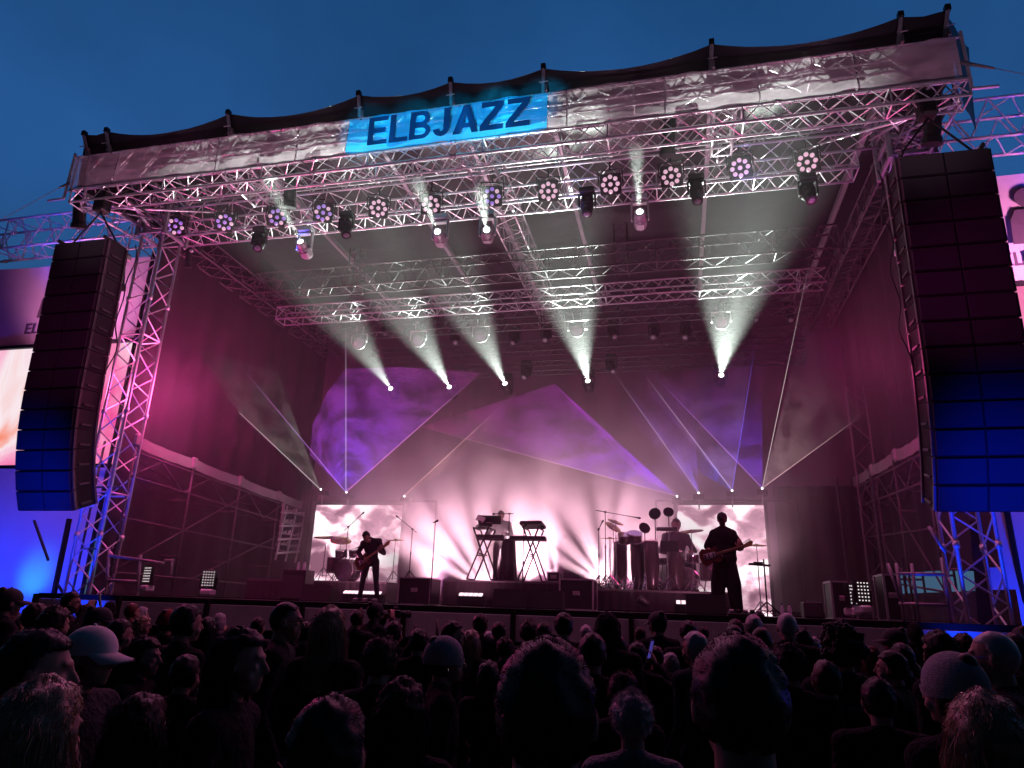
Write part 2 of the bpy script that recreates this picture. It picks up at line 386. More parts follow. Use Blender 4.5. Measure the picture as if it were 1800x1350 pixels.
for sx, x in ((-1, XB0), (1, XB1)):
    fr.tube((x+sx*.12, BY+.05, BZ0-.2), (x+sx*.12, BY+.05, BZ1+.15), .03)
    fr.tube((x+sx*.12, BY+.05, BZ0-.2), (x+sx*.5, BY, BZ0-.25), .03)
fr.build('banner_frame', M_alu, bt)
fr = MB()
for i in range(60):
    x = XB0+(XB1-XB0)*i/59; fr.tube((x, BY+.02, BZ1-.02), (x+.03, BY+.06, BZ1+.05), .01, 5)
    fr.tube((x, BY+.02, BZ0+.02), (x+.02, BY+.06, BZ0-.05), .01, 5)
fr.build('lashing', M_blk, bt)
# letters as polygons, unit height
def glyph(ch):
    t = .17
    if ch == 'E': return [[(0, 0), (t, 0), (t, 1), (0, 1)], [(t, 0), (.62, 0), (.62, t*.9), (t, t*.9)], [(t, .42), (.56, .42), (.56, .59), (t, .59)], [(t, 1-t*.9), (.62, 1-t*.9), (.62, 1), (t, 1)]], .7
    if ch == 'L': return [[(0, 0), (t, 0), (t, 1), (0, 1)], [(t, 0), (.58, 0), (.58, t*.9), (t, t*.9)]], .64
    if ch == 'Z': return [[(.04, .82), (.7, .82), (.7, 1), (.04, 1)], [(0, 0), (.7, 0), (.7, .18), (0, .18)], [(0, .18), (.24, .18), (.7, .82), (.46, .82)]], .78
    if ch == 'A': return [[(0, 0), (.2, 0), (.48, 1), (.3, 1)], [(.3, 1), (.48, 1), (.78, 0), (.58, 0)][::1], [(.16, .2), (.62, .2), (.58, .36), (.2, .36)]], .82
    if ch == 'J':
        out = [[(.32, .3), (.52, .3), (.52, 1), (.32, 1)]]
        for k in range(8):
            a0, a1 = -PI*k/8*.95, -PI*(k+1)/8*.95
            out.append([(.26+.26*math.cos(a0), .3+.3*math.sin(a0)), (.26+.26*math.cos(a1), .3+.3*math.sin(a1)), (.26+.07*math.cos(a1), .3+.12*math.sin(a1)), (.26+.07*math.cos(a0), .3+.12*math.sin(a0))])
        return out, .62
    if ch == 'B':
        out = [[(0, 0), (t, 0), (t, 1), (0, 1)]]
        for z0, z1, w_ in ((.0, .55, .66), (.46, 1.0, .62)):
            c = (z0+z1)/2; ro = (z1-z0)/2; ri = ro-.15; xx = w_-ro
            out += [[(t, z0), (xx, z0), (xx, z0+.15), (t, z0+.15)], [(t, z1-.15), (xx, z1-.15), (xx, z1), (t, z1)]]
            for k in range(8):
                a0, a1 = -PI/2+PI*k/8, -PI/2+PI*(k+1)/8
                out.append([(xx+ro*math.cos(a0), c+ro*math.sin(a0)), (xx+ro*math.cos(a1), c+ro*math.sin(a1)), (xx+ri*math.cos(a1), c+ri*math.sin(a1)), (xx+ri*math.cos(a0), c+ri*math.sin(a0))])
        return out, .74
def text(word, x0, x1, y, z0, h, m, name, parent, ux=(1, 0, 0)):
    tot = sum(glyph(c)[1] for c in word)-.1; s = (x1-x0)/tot; x = x0; mb = MB(); k = 0
    for c in word:
        ps, adv = glyph(c)
        for p in ps: 
            k += 1; mb.prism([(a*s, b*h) for a, b in p], (x, y-.0004*(k % 5), z0), (1, 0, 0), (0, 0, 1), -0.004)
        x += adv*s
    return mb.build(name, m, parent)
text('ELBJAZZ', P(650, 230, BY).x, P(931, 200, BY).x, BY-.06, BZ0+.12, .68, M_navy, 'lettering', bt)
# guy strut and cables at both ends
b = MB(); b.tube(P(1690, 110, 11.3), P(1748, 120, 10.9), .04, 8, .02); b.tube(P(1748, 120, 10.9), P(1900, 150, 9.5), .006, 5)
tag(b.build('guy_strut', M_steel), 'short guy strut with wire sticking out right of the banner', 'strut')
b = MB(); b.tube(P(122, 322, 11.2), P(104, 330, 10.9), .035, 8, .02); b.tube(P(104, 330, 10.9), P(-60, 420, 9.8), .006, 5)
tag(b.build('guy_strut', M_steel), 'short guy strut with wire sticking out left of the banner', 'strut')

# ------------------------------------------------------------------ stage deck, backdrop and sides
b = MB(); b.box(((XL+XR)/2, (YLIP+YB+.6)/2, DECK-.05), (XR-XL+1.2, YB+.6-YLIP, .1)); st = b.build('stage_deck', M_deck); tag(st, 'raised black stage deck under the band', 'stage')
b = MB(); n = 9; wdt = (XR-XL+1.2)/n
for i in range(n):
    x = XL-.6+wdt*(i+.5); b.box((x, YLIP-.04, DECK-.33), (wdt-.03, .05, .44), None, .006)
b.build('fascia_board', M_fascia, st)
b = MB(); b.sheet(lambda a, c: (XL-.6+a*(XR-XL+1.2), YLIP-.02+.03*math.sin(a*160), c*(DECK-.56)), 300, 2); b.build('fascia_cloth', M_fasciad, st)
for i in range(n+1): MB().box((XL-.6+wdt*i, YLIP-.1, DECK-.3), (.08, .1, .56)).build('fascia_clamp', M_blk, st)
b = MB(); b.box(((XL+XR)/2, YLIP-.03, DECK-.055), (XR-XL+1.2, .06, .1)); b.build('deck_edge', M_blk, st)

def drape(name, label, fn, nu, nv, m): return tag(MB().sheet(fn, nu, nv).build(name, m, None, True), label, 'drape')
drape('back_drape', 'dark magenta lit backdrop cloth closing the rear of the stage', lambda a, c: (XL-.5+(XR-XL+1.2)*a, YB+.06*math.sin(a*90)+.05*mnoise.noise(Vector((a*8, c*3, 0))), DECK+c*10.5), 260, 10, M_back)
drape('side_drape', 'black drape closing the left side of the stage', lambda a, c: (XL-.25+.04*math.sin(a*60), 13.65+9.3*a, .2+c*12.1), 140, 8, M_drape)
drape('side_drape', 'black drape closing the right side of the stage', lambda a, c: (XR+.55+.04*math.sin(a*60), 13.65+9.3*a, 2.55+.3*a+c*9.7), 140, 8, M_drape)
drape('side_drape', 'low black drape under the sky gap at the right side of the stage', lambda a, c: (XR+.6+.04*math.sin(a*50), 13.4+9.5*a, .1+c*(2.08+.12*a)), 140, 4, M_drape)

# side stage edge rails: pale sheeting over scaffold
def edge_rail(label, pts, side):
    t = thing('sheeted_scaffold', label, 'scaffold', (0, 0, 0), 'side scaffolds')
    for i, (a, b_) in enumerate(zip(pts, pts[1:])):
        a = Vector(a); b_ = Vector(b_); d = (b_-a)
        mb = MB(); mb.sheet(lambda u, v: tuple(a+d*(.03+.94*u)+Vector((.015*math.sin(u*20), 0, -.26*v-.03*math.sin(u*PI)))), 12, 3)
        mb.build('sheeting', M_white, t, True)
        mb = MB(); mb.box(a-Vector((0, 0, .1)), (.1, .22, .3), None, .04); mb.build('joint_wrap', M_white, t)
    p = MB(); a, e = Vector(pts[0]), Vector(pts[-1])
    y = a.y; k = 0
    while y < e.y+.1:
        z = a.z+(e.z-a.z)*(y-a.y)/(e.y-a.y)
        p.tube((a.x, y, DECK-(.0 if side < 0 else -.0)), (a.x, y, z), .026).tube((a.x+side*.9, y, DECK), (a.x+side*.9, y, z-.1), .026)
        p.tube((a.x, y, 2.6), (a.x+side*.9, y, 2.6), .024).tube((a.x, y, 4.0), (a.x+side*.9, y, 4.0), .024); y += 2.1; k += 1
    for dz in (.38, .95, 1.9, 3.1):
        p.tube(a-Vector((0, 0, dz)), e-Vector((0, 0, dz*.9)), .024)
    for i in range(9):
        q0 = a+(e-a)*(i/9); q1 = a+(e-a)*((i+1)/9)
        p.tube(q0-Vector((0, 0, .38 if i % 2 else .95)), q1-Vector((0, 0, .95 if i % 2 else .38)), .016)
    p.tube(a-Vector((0, 0, 3.1)), a+(e-a)*.45-Vector((0, 0, .9)), .02).tube(a+(e-a)*.3-Vector((0, 0, 3.1)), a+(e-a)*.9-Vector((0, 0, .9)), .02)
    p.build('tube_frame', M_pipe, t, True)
    # sagging cables along it
    cb = MB()
    for s in range(3):
        for i in range(14):
            f = lambda x: a+(e-a)*x-Vector((side*-.03, 0, .5+.2*s+.22*abs(math.sin(x*PI*(3+s)))))
            cb.tube(f(i/14), f((i+1)/14), .012, 5)
    cb.build('cable', M_blk, t)
    return t
XRL = XL+.3
edge_rail('sheeted scaffold gallery along the left side of the stage', [(XRL, 13.5, 5.2), (XRL, 15.6, 5.08), (XRL, 17.7, 4.98), (XRL, 19.8, 4.88), (XRL, 21.9, 4.8)], -1)
edge_rail('sheeted scaffold gallery along the right side of the stage', [(4.95, 15.4, 5.28), (4.95, 17.3, 5.36), (4.95, 19.4, 5.42), (4.95, 21.6, 5.5)], 1)
# pale louvred stair structure seen at the far left
t = thing('slatted_canopy', 'pale slatted shelter behind the far left corner of the stage', 'shelter')
sl = MB()
for i in range(9):
    for j in range(4):
        sl.box((-12.25+.02*j, 20.0+.27*i, 3.3+.34*j+.04*(i % 3)), (.05, .2, .05+.03*((i*j) % 3)), Matrix.Rotation(R_(24), 3, 'X'))

for k in (0, 8): sl.tube((-12.22, 20.0+.27*k, 3.1), (-12.22, 20.0+.27*k, 4.6), .05)
for j in range(4): sl.tube((-12.23+.02*j, 19.95, 3.3+.34*j), (-12.23+.02*j, 22.3, 3.32+.34*j), .03)
sl.build('louver_panel', M_white, t)
sl = MB()
for i in range(4): sl.tube((-12.2, 19.9, 3.0+.42*i), (-12.2, 22.4, 3.3+.42*i), .035)
for i in range(5): sl.tube((-12.2, 19.9+.6*i, 2.8), (-12.2, 20.2+.6*i, 4.5), .03)
sl.build('frame', M_alud, t)
# poles right side
t = thing('mast_frame', 'tall thin lattice mast standing at the far right of the stage', 'mast', (4.6, 19.5, DECK))
m_ = MB()
for dx in (0, .45): m_.tube((dx, 0, 0), (dx, 0, 6), .025)
for i in range(12): m_.tube((.45*(i % 2), 0, .5*i), (.45*((i+1) % 2), 0, .5*i+.5), .014)
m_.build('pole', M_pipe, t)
t = thing('scaffold_pole_set', 'dark upright scaffold poles right of the stage opening', 'scaffold', (0, 0, 0))
for (u0, v0, u1, v1) in ((1533, 840, 1566, 1095), (1470, 840, 1500, 1085), (1585, 980, 1600, 1095)):
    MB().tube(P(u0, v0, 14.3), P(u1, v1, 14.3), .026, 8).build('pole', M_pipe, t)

# ------------------------------------------------------------------ wing banners and screens (behind the speaker stacks)
def cloudmat(name, stops, scale, strength, seed=0.0, stretch=(1, 1, 1), wave=0.0):
    m = bpy.data.materials.new(name); m.use_nodes = True
    n = m.node_tree.nodes; l = m.node_tree.links; n.remove(n['Principled BSDF'])
    tc = n.new('ShaderNodeTexCoord'); mp = n.new('ShaderNodeMapping'); mp.inputs['Scale'].default_value = stretch; mp.inputs['Location'].default_value = (seed, seed*.7, seed*1.3)
    nz = n.new('ShaderNodeTexNoise'); nz.inputs['Scale'].default_value = scale; nz.inputs['Detail'].default_value = 7; nz.inputs['Distortion'].default_value = 0.8
    rp = n.new('ShaderNodeValToRGB'); cr = rp.color_ramp
    while len(cr.elements) < len(stops): cr.elements.new(0.5)
    for e, (p, c) in zip(cr.elements, stops): e.position = p; e.color = (*c, 1)
    e = n.new('ShaderNodeEmission'); e.inputs[1].default_value = strength
    l.new(tc.outputs['Object'], mp.inputs['Vector']); l.new(mp.outputs[0], nz.inputs['Vector']); l.new(nz.outputs['Fac'], rp.inputs[0]); l.new(rp.outputs[0], e.inputs[0])
    l.new(e.outputs[0], n['Material Output'].inputs[0]); return m
M_vid = cloudmat('video wall picture', [(.36, (.9, .06, .3)), (.45, (1, .3, .55)), (.54, (1, .85, .9)), (.62, (1, .3, .2))], .45, 1.0, 3.1, (1, 1, .6))
M_vid.cycles.emission_sampling = 'FRONT_BACK'
M_led = cloudmat('led screen clouds', [(.36, (.16, .06, .1)), (.45, (.4, .2, .27)), (.52, (.75, .48, .56)), (.56, (1, .82, .88)), (.62, (1, 1, 1))], 1.1, 1.9, 1.7, (1, 1, 1.6))
M_led.cycles.emission_sampling = 'FRONT_BACK'
M_wingcloth = mat('pale wing banner cloth', (0.5, 0.45, 0.5), 0.8, 0, .2, .8, .3, 1.2)
M_bluecloth = mat('white wing skirt cloth', (0.7, 0.7, 0.72), 0.85, 0, .1, .8, .3, 1.0)
M_logo = mat('dark printed logo', (0.07, 0.05, 0.07), 0.8)
def wing(side, xi, label):
    Y = 14.6
    xo = xi+side*9
    lo, hi = min(xi, xo), max(xi, xo)
    t = thing('video_wing', label, 'video wall', (0, 0, 0), 'video wings beside the stage')
    MB().box(((lo+hi)/2, Y+.1, 6.45), (hi-lo, .12, 3.35)).build('screen', M_vid, t)
    MB().sheet(lambda a, c: (lo+(hi-lo)*a, Y+.05*math.sin(a*14), 8.2+c*2.5), 60, 4).build('top_banner', M_wingcloth, t, True)
    lo2 = lo-.5 if side > 0 else lo
    MB().sheet(lambda a, c: (lo2+(hi-lo2)*a, Y+.05+.1*math.sin(a*8)+(1-c)*-.3, .05+c*4.7), 60, 6).build('skirt', M_bluecloth, t, True)
    fr = MB(); fr.box(((lo+hi)/2, Y, 8.16), (hi-lo, .1, .09)); fr.box(((lo+hi)/2, Y, 4.74), (hi-lo, .1, .09)); fr.tube((xi, Y-.05, .1), (xi, Y-.05, 10.8), .05)
    fr.build('frame', M_blk, t)
    # printed bust-like mark and word
    bx = xi+side*3.0 if side < 0 else xi+1.45
    lg = MB()
    pl = [(-.45, 0), (.45, 0), (.42, .55), (.3, .78), (-.3, .78), (-.42, .55)]
    lg.prism(pl, (bx, Y-.09, 9.0), (1, 0, 0), (0, 0, 1), -.01)
    lg.prism([(.27*math.cos(k*PI/8), .24*math.sin(k*PI/8)) for k in range(16)], (bx, Y-.09, 10.05), (1, 0, 0), (0, 0, 1), -.01)
    lg.prism([(-.1, .76), (.16, .76), (.1, 1.0), (-.12, .95)], (bx, Y-.092, 9.0), (1, 0, 0), (0, 0, 1), -.01)
    lg.build('printed_mark', M_logo, t)
    text('ELBJAZZ', bx-.75, bx+1.0, Y-.09, 8.52, .3, M_logo, 'lettering', t)
    return t
wing(-1, -13.95, 'left video wall with pale printed banner above and blue lit skirt below')
wing(1, 5.9, 'right video wall with pale printed banner above and blue lit skirt below')
truss('wing_truss', 'blue lit truss over the left video wall', (-22.5, 14.4, 11.55), (-13.2, 14.4, 11.55), 0.7, 0.95, 0.9, M_alu, r=.035, rl=.018, group='trusses over the video walls')
truss('wing_truss', 'blue lit truss over the right video wall', (5.4, 14.4, 11.75), (14.5, 14.4, 11.75), 0.7, 0.95, 0.9, M_alu, r=.035, rl=.018, group='trusses over the video walls')
t = thing('leaning_pole_set', 'dark leaning poles in front of the blue skirt under the left speakers', 'poles')
for a_, b_, r in (((122, 912), (92, 1058), .06), ((60, 915), (85, 985), .03), ((100, 1025), (122, 1060), .03)):
    MB().tube(P(*a_, 13.6), P(*b_, 13.6), r, 8).build('pole', M_blk, t)
b = MB(); b.sheet(lambda a, c: tuple(P(1704+16*(1-c)+(20+14*(1-c))*a, 915+190*(1-c), 14.0)), 4, 8)
tag(b.build('black_wrap', M_drape, None, True), 'black hanging wrap beside the right tower foot', 'cloth')

# ------------------------------------------------------------------ line array speakers
def line_array(cx, label, side):
    t = thing('line_array', label, 'speaker array', (cx, 11.0, 9.0), 'hanging speaker arrays')
    n = 14; y = 0.0; z = 0.0; ang = 2.5; W = 1.36; H = .42; D = .62
    for i in range(n):
        if i > 7: ang += (2.0, 2.5, 3.0, 3.6, 4.2, 5.0)[i-8]
        Rm = Matrix.Rotation(R_(ang), 3, 'X')
        # top hinge at front; cabinet hangs down from (y,z)
        cen = Vector((0, y, z)) + Rm @ Vector((0, D/2, -H/2))
        prof = MB(); prof.box(cen, (W, D, H-.012), Rm, .012); c = prof.build('cabinet', M_cab, t)
        g_ = MB()
        for s in (-1, 1): g_.box(Vector((0, y, z)) + Rm @ Vector((s*W*.25, -.012, -H/2)), (W*.48, .02, H-.05), Rm, .006)
        g_.build('grille', M_grille, c)
        for s in (-1, 1):
            k = MB()
            k.box(Vector((0, y, z)) + Rm @ Vector((s*(W/2+.018), .05, -H/2)), (.03, .06, H-.03), Rm)
            k.box(Vector((0, y, z)) + Rm @ Vector((s*(W/2+.02), .3, -H*.75)), (.03, .26, .035), Rm)
            k.box(Vector((0, y, z)) + Rm @ Vector((s*(W/2+.02), D-.06, -H/2)), (.03, .05, H-.03), Rm)
            k.build('rigging', M_rig, c)
        v = Rm @ Vector((0, 0, -H)); y += v.y; z += v.z
    f = MB()
    for s in (-1, 1):
        f.box((s*.6, .3, .05), (.05, .66, .08), None, .01); f.tube((s*.6, .3, .12), (0, .3, .9), .02)
    f.box((0, .3, .07), (1.24, .08, .08)); f.tube((0, .3, .9), (0, .3, 2.1), .012)
    f.build('fly_frame', M_blk, t)
    h = MB(); h.box((0, .3, 1.15), (.28, .3, .5), None, .04); h.build('chain_hoist', M_blk, t)
    cb = MB(); pr = None
    for i in range(24):
        q = Vector((side*(W/2+.1)+.05*math.sin(i*.9), D+.05+.06*math.sin(i*.5), .2-i*.16))
        if pr: cb.tube(pr, q, .014, 5)
        pr = q
    cb.build('cable', M_blk, t)
    return t
line_array(P(142, 428, 11.0).x, 'left hanging column of fourteen black speaker cabinets', 1)
line_array(P(1657, 270, 11.0).x, 'right hanging column of fourteen black speaker cabinets', -1)

# ------------------------------------------------------------------ lighting fixtures
M_lens = bpy.data.materials.new('wash lens'); M_lens.use_nodes = True
_b = M_lens.node_tree.nodes['Principled BSDF']; _b.inputs['Base Color'].default_value = (.5, .4, .45, 1); _b.inputs['Roughness'].default_value = .15
_b.inputs['Emission Color'].default_value = (1, .62, .78, 1); _b.inputs['Emission Strength'].default_value = .6
M_lensb = M_lens.copy(); M_lensb.name = 'wash lens violet'; M_lensb.node_tree.nodes['Principled BSDF'].inputs['Emission Color'].default_value = (.35, .2, 1, 1); M_lensb.node_tree.nodes['Principled BSDF'].inputs['Emission Strength'].default_value = .5
for m in (M_lens, M_lensb): m.cycles.emission_sampling = 'NONE'
def wash_panel(px, py, S, i, violet):
    p = P(px, py, 13.15)
    d = (CAM+Vector((-1, 0, 0))-p).normalized(); rot = d.to_track_quat('-Y', 'Z')
    t = thing('wash_light', '%s square black wash light with nine round lenses, counted from the left' % ORD[i], 'stage light', p, 'square wash lights along the front truss', rot)
    MB().box((0, .07, 0), (S, .14, S), None, .02).build('housing', M_blk, t)
    for k in range(9):
        a = 2*PI*k/8; x, z = (0, 0) if k == 8 else (.34*S*math.cos(a), .34*S*math.sin(a))
        MB().lathe([(.1*S, 0), (.105*S, .012), (.07*S, .03), (0, .034)], (x, 0, z), (0, -1, 0), 12).build('lens', M_lensb if (violet and k % 3 != violet % 3) else M_lens, t, True)
    y = MB()
    for s in (-1, 1): y.tube((s*(S/2+.03), .07, 0), (s*(S/2+.03), .07, S*.65), .014)
    y.tube((-S/2-.03, .07, S*.65), (S/2+.03, .07, S*.65), .014); y.tube((0, .07, S*.65), (0, .2, S*.65+.25), .02)
    y.build('yoke', M_blk, t)
WP = [(308, 398), (395, 391), (487, 382), (568, 374), (665, 366), (757, 360), (865, 345), (964, 336), (1073, 324), (1180, 310), (1301, 295), (1419, 285)]
for i, (a, b_) in enumerate(WP): wash_panel(a, b_, .46 if i < 6 else .46, i, 3 if i in (0, 1) else (1 if i in (2, 3, 6) else 0))

M_lamp = emis('lit lamp face', (1, 1, .98), 6)
M_dark = mat('dark lamp glass', (0.2, 0.2, 0.22), 0.08, 0, .1)
def moving_head(base, aim, label, lit=None, S=1.0, group='moving head lights', m=None):
    """hangs from base; head points along aim"""
    base = Vector(base); aim = Vector(aim).normalized(); m = m or M_blk
    t = thing('moving_head', label, 'stage light', base, group)
    MB().box((0, 0, -.08*S), (.36*S, .28*S, .16*S), None, .02).build('base', m, t)
    h = Vector((0, 0, -(.62 if lit and m is M_alud else .48)*S))
    y = MB()
    for s in (-1, 1): y.box((s*.19*S, 0, (-.2*S+h.z)/2), (.04*S, .12*S, -h.z-.12*S), None, .01)
    y.box((0, 0, -.19*S), (.42*S, .14*S, .05*S), None, .01); y.build('yoke', m, t)
    R = aim.to_track_quat('Z', 'Y').to_matrix()
    prof = [(.06, -.3), (.13, -.28), (.155, -.2), (.155, .05), (.13, .12), (.125, .26), (.085, .265), (.085, .25)]
    hd = MB(); hd.lathe([(r*S, z*S) for r, z in prof], h, aim, 14).box(h-aim*.1*S, (.25*S, .33*S, .26*S), R, .04*S)
    hd = hd.build('head', m, t, False)
    MB().lathe([(.08*S, 0), (.075*S, .01*S), (.05*S, .02*S), (0, .025*S)], h+aim*.255*S, aim, 14).build('lens', lit or M_dark, hd, True)
    return base+h+aim*(.3*S)
WHT = (.86, 1, .9)
BEAMS = []
# rear white beams
for i, (u, v, an, dg, pw) in enumerate(((686, 682, 124, 20, 1.0), (789, 679, 120, 20, 1.5), (887, 673, 116, 20, 1.4), (1033, 668, 102, 23, 1.6), (1268, 658, 83, 24, 1.9))):
    A = P(u, v, 21.2); T = P(u+420*math.cos(R_(an)), v-420*math.sin(R_(an)), 12.6)
    aim = (T-A).normalized()
    e = moving_head(A-aim*.3+Vector((0, 0, .48)), aim, '%s lit moving head from the left below the rear truss, throwing a white beam' % ORD[i], M_lamp, 1.0, 'lit moving heads under the rear truss')
    BEAMS.append(spot('beam_lamp', e+aim*.02, T, 21500*pw, WHT, dg*1.2, 1, .05))
# round lamps facing the audience, unlit
for i, (u, v) in enumerate(((631, 602), (735, 598), (845, 590), (1014, 580), (1268, 566))):
    A = P(u, v, 19.0); d = (CAM-A).normalized()
    t = thing('round_lamp', '%s round silver rimmed lamp from the left hanging from the middle truss' % ORD[i], 'stage light', A, 'round lamps hanging from the middle truss')
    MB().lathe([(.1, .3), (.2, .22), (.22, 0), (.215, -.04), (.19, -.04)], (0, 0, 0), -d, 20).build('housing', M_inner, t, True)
    MB().lathe([(.19, 0), (.15, .03), (0, .05)], d*.02, d, 20).build('lens', M_dark, t, True)
    y = MB()
    for s in (-1, 1): y.tube((s*.26, 0, 0), (s*.26, 0, .3), .018); y.tube((s*.1, 0, .3), (s*.12, 0, .55), .02)
    y.tube((-.26, 0, .3), (.26, 0, .3), .02); y.build('yoke', M_alu, t)
# dark heads on rear trusses
for i, (u, v) in enumerate(((680, 585), (800, 600), (905, 600), (960, 595), (1078, 590), (1150, 590), (1206, 590), (1325, 560), (1390, 560), (925, 660), (1075, 650))):
    A = P(u, v, 21.0)
    moving_head(A+Vector((0, 0, .5)), Vector((.3*math.sin(i*2), -.6, -.8)), 'unlit moving head, %s dark one from the left on the rear trusses' % ORD[i], None, .9, 'unlit moving heads on the rear trusses')
# front truss heads: (lens/head px, aim direction px, lit)
FH = [((455, 428), (.3, -.5, -.8), 0, 'violet-tinted moving head tilted down, below the second and third wash lights'),
      ((536, 428), (478, 318), 1, 'lit moving head pointing up left below the third and fourth wash lights'),
      ((608, 402), (.3, -.3, -.9), 0, 'unlit black moving head pointing down between the fourth and fifth wash lights'),
      ((774, 408), (738, 318), 1, 'lit moving head below the sixth wash light with pale body'),
      ((857, 402), (846, 330), 1, 'lit moving head directly below the seventh wash light with pale body'),
      ((1032, 362), (0, -.2, -1), 0, 'large unlit black moving head hanging between the eighth and ninth wash lights'),
      ((1125, 375), (1118, 262), 1, 'lit moving head with a tall upward beam right of the ninth wash light'),
      ((1225, 340), (0, -.3, -1), 0, 'unlit moving head hanging right of the tenth wash light'),
      ((1421, 340), (.1, -.4, -.9), 0, 'unlit moving head hanging below the twelfth wash light')]
for (u, v), aim, lit, lb in FH:
    A = P(u, v, 13.0); aim = (P(*aim, 11.2)-A if lit else Vector(aim)).normalized()
    e = moving_head(A+Vector((0, 0, .42)), aim, lb, M_lamp if lit else None, .9, 'moving heads under the front truss', M_alud if lit else M_blk)
    if lit: spot('beam_lamp', e+aim*.02, e+aim*5, 26000, WHT, 13, .8, .04)
for u, v, Y, lb in ((140, 372, 11.6, 'black profile light hanging outside the left tower'), (1640, 215, 11.8, 'black profile light hanging outside the right tower'), (510, 335, 12.4, 'black spotlight hung above the third wash light'), (1175, 240, 12.4, 'black spotlight hung above the tenth wash light'), (208, 480, 11.9, 'black profile light on the left speaker stack side'), (331, 455, 13.4, 'small unlit lamp hanging below the left end of the lighting truss')):
    A = P(u, v, Y); t = thing('profile_light', lb, 'stage light', A, 'black profile lights')
    big = .55 if v > 450 and u > 300 else 1
    MB().lathe([(.12*big, .35*big), (.14*big, .2*big), (.14*big, -.25*big), (.17*big, -.3*big), (.17*big, -.4*big), (.12*big, -.4*big)], (0, 0, 0), (.1, -.3, 1), 12).build('barrel', M_blk, t)
    MB().box((0, 0, .42*big), (.3*big, .25*big, .16*big), None, .02).build('clamp', M_blk, t)
    MB().box((.24*big, -.1, .3*big), (.16*big, .14*big, .14*big), None, .02).build('ballast', M_alud, t)

# ------------------------------------------------------------------ laser sheets (light cut by drifting smoke)
def lasermat(name, c0, c1, s, seed, length, contrast=(.38, .62), amin=.2, fend=.0):
    m = bpy.data.materials.new(name); m.use_nodes = True
    n = m.node_tree.nodes; l = m.node_tree.links; n.remove(n['Principled BSDF'])
    tc = n.new('ShaderNodeTexCoord'); mp = n.new('ShaderNodeMapping'); mp.inputs['Location'].default_value = (seed, seed*2, seed*.5)
    nz = n.new('ShaderNodeTexNoise'); nz.inputs['Scale'].default_value = 1.1; nz.inputs['Detail'].default_value = 9; nz.inputs['Roughness'].default_value = .6; nz.inputs['Distortion'].default_value = .35
    mp.inputs['Scale'].default_value = (1, 1, 1.7)
    l.new(tc.outputs['Object'], mp.inputs[0]); l.new(mp.outputs[0], nz.inputs['Vector'])
    ln = n.new('ShaderNodeVectorMath'); ln.operation = 'LENGTH'; l.new(tc.outputs['Object'], ln.inputs[0])
    mr = n.new('ShaderNodeMapRange'); mr.inputs[1].default_value = 0; mr.inputs[2].default_value = length; l.new(ln.outputs['Value'], mr.inputs[0])
    cm = n.new('ShaderNodeMix'); cm.data_type = 'RGBA'; cm.inputs[6].default_value = (*c0, 1); cm.inputs[7].default_value = (*c1, 1); l.new(mr.outputs[0], cm.inputs[0])
    mn = n.new('ShaderNodeMapRange'); mn.inputs[1].default_value = contrast[0]; mn.inputs[2].default_value = contrast[1]; mn.inputs[3].default_value = amin; mn.inputs[4].default_value = 1; l.new(nz.outputs['Fac'], mn.inputs[0])
    fo = n.new('ShaderNodeMapRange'); fo.inputs[1].default_value = 0; fo.inputs[2].default_value = length; fo.inputs[3].default_value = 1; fo.inputs[4].default_value = fend; l.new(ln.outputs['Value'], fo.inputs[0])
    mu = n.new('ShaderNodeMath'); mu.operation = 'MULTIPLY'; l.new(mn.outputs[0], mu.inputs[0]); l.new(fo.outputs[0], mu.inputs[1])
    m3 = n.new('ShaderNodeMath'); m3.operation = 'MULTIPLY'; l.new(mu.outputs[0], m3.inputs[0]); m3.inputs[1].default_value = s
    e = n.new('ShaderNodeEmission'); l.new(cm.outputs[2], e.inputs[0]); l.new(m3.outputs[0], e.inputs[1])
    tr = n.new('ShaderNodeBsdfTransparent'); ad = n.new('ShaderNodeAddShader'); l.new(e.outputs[0], ad.inputs[0]); l.new(tr.outputs[0], ad.inputs[1])
    l.new(ad.outputs[0], n['Material Output'].inputs[0]); m.cycles.emission_sampling = 'NONE'; return m
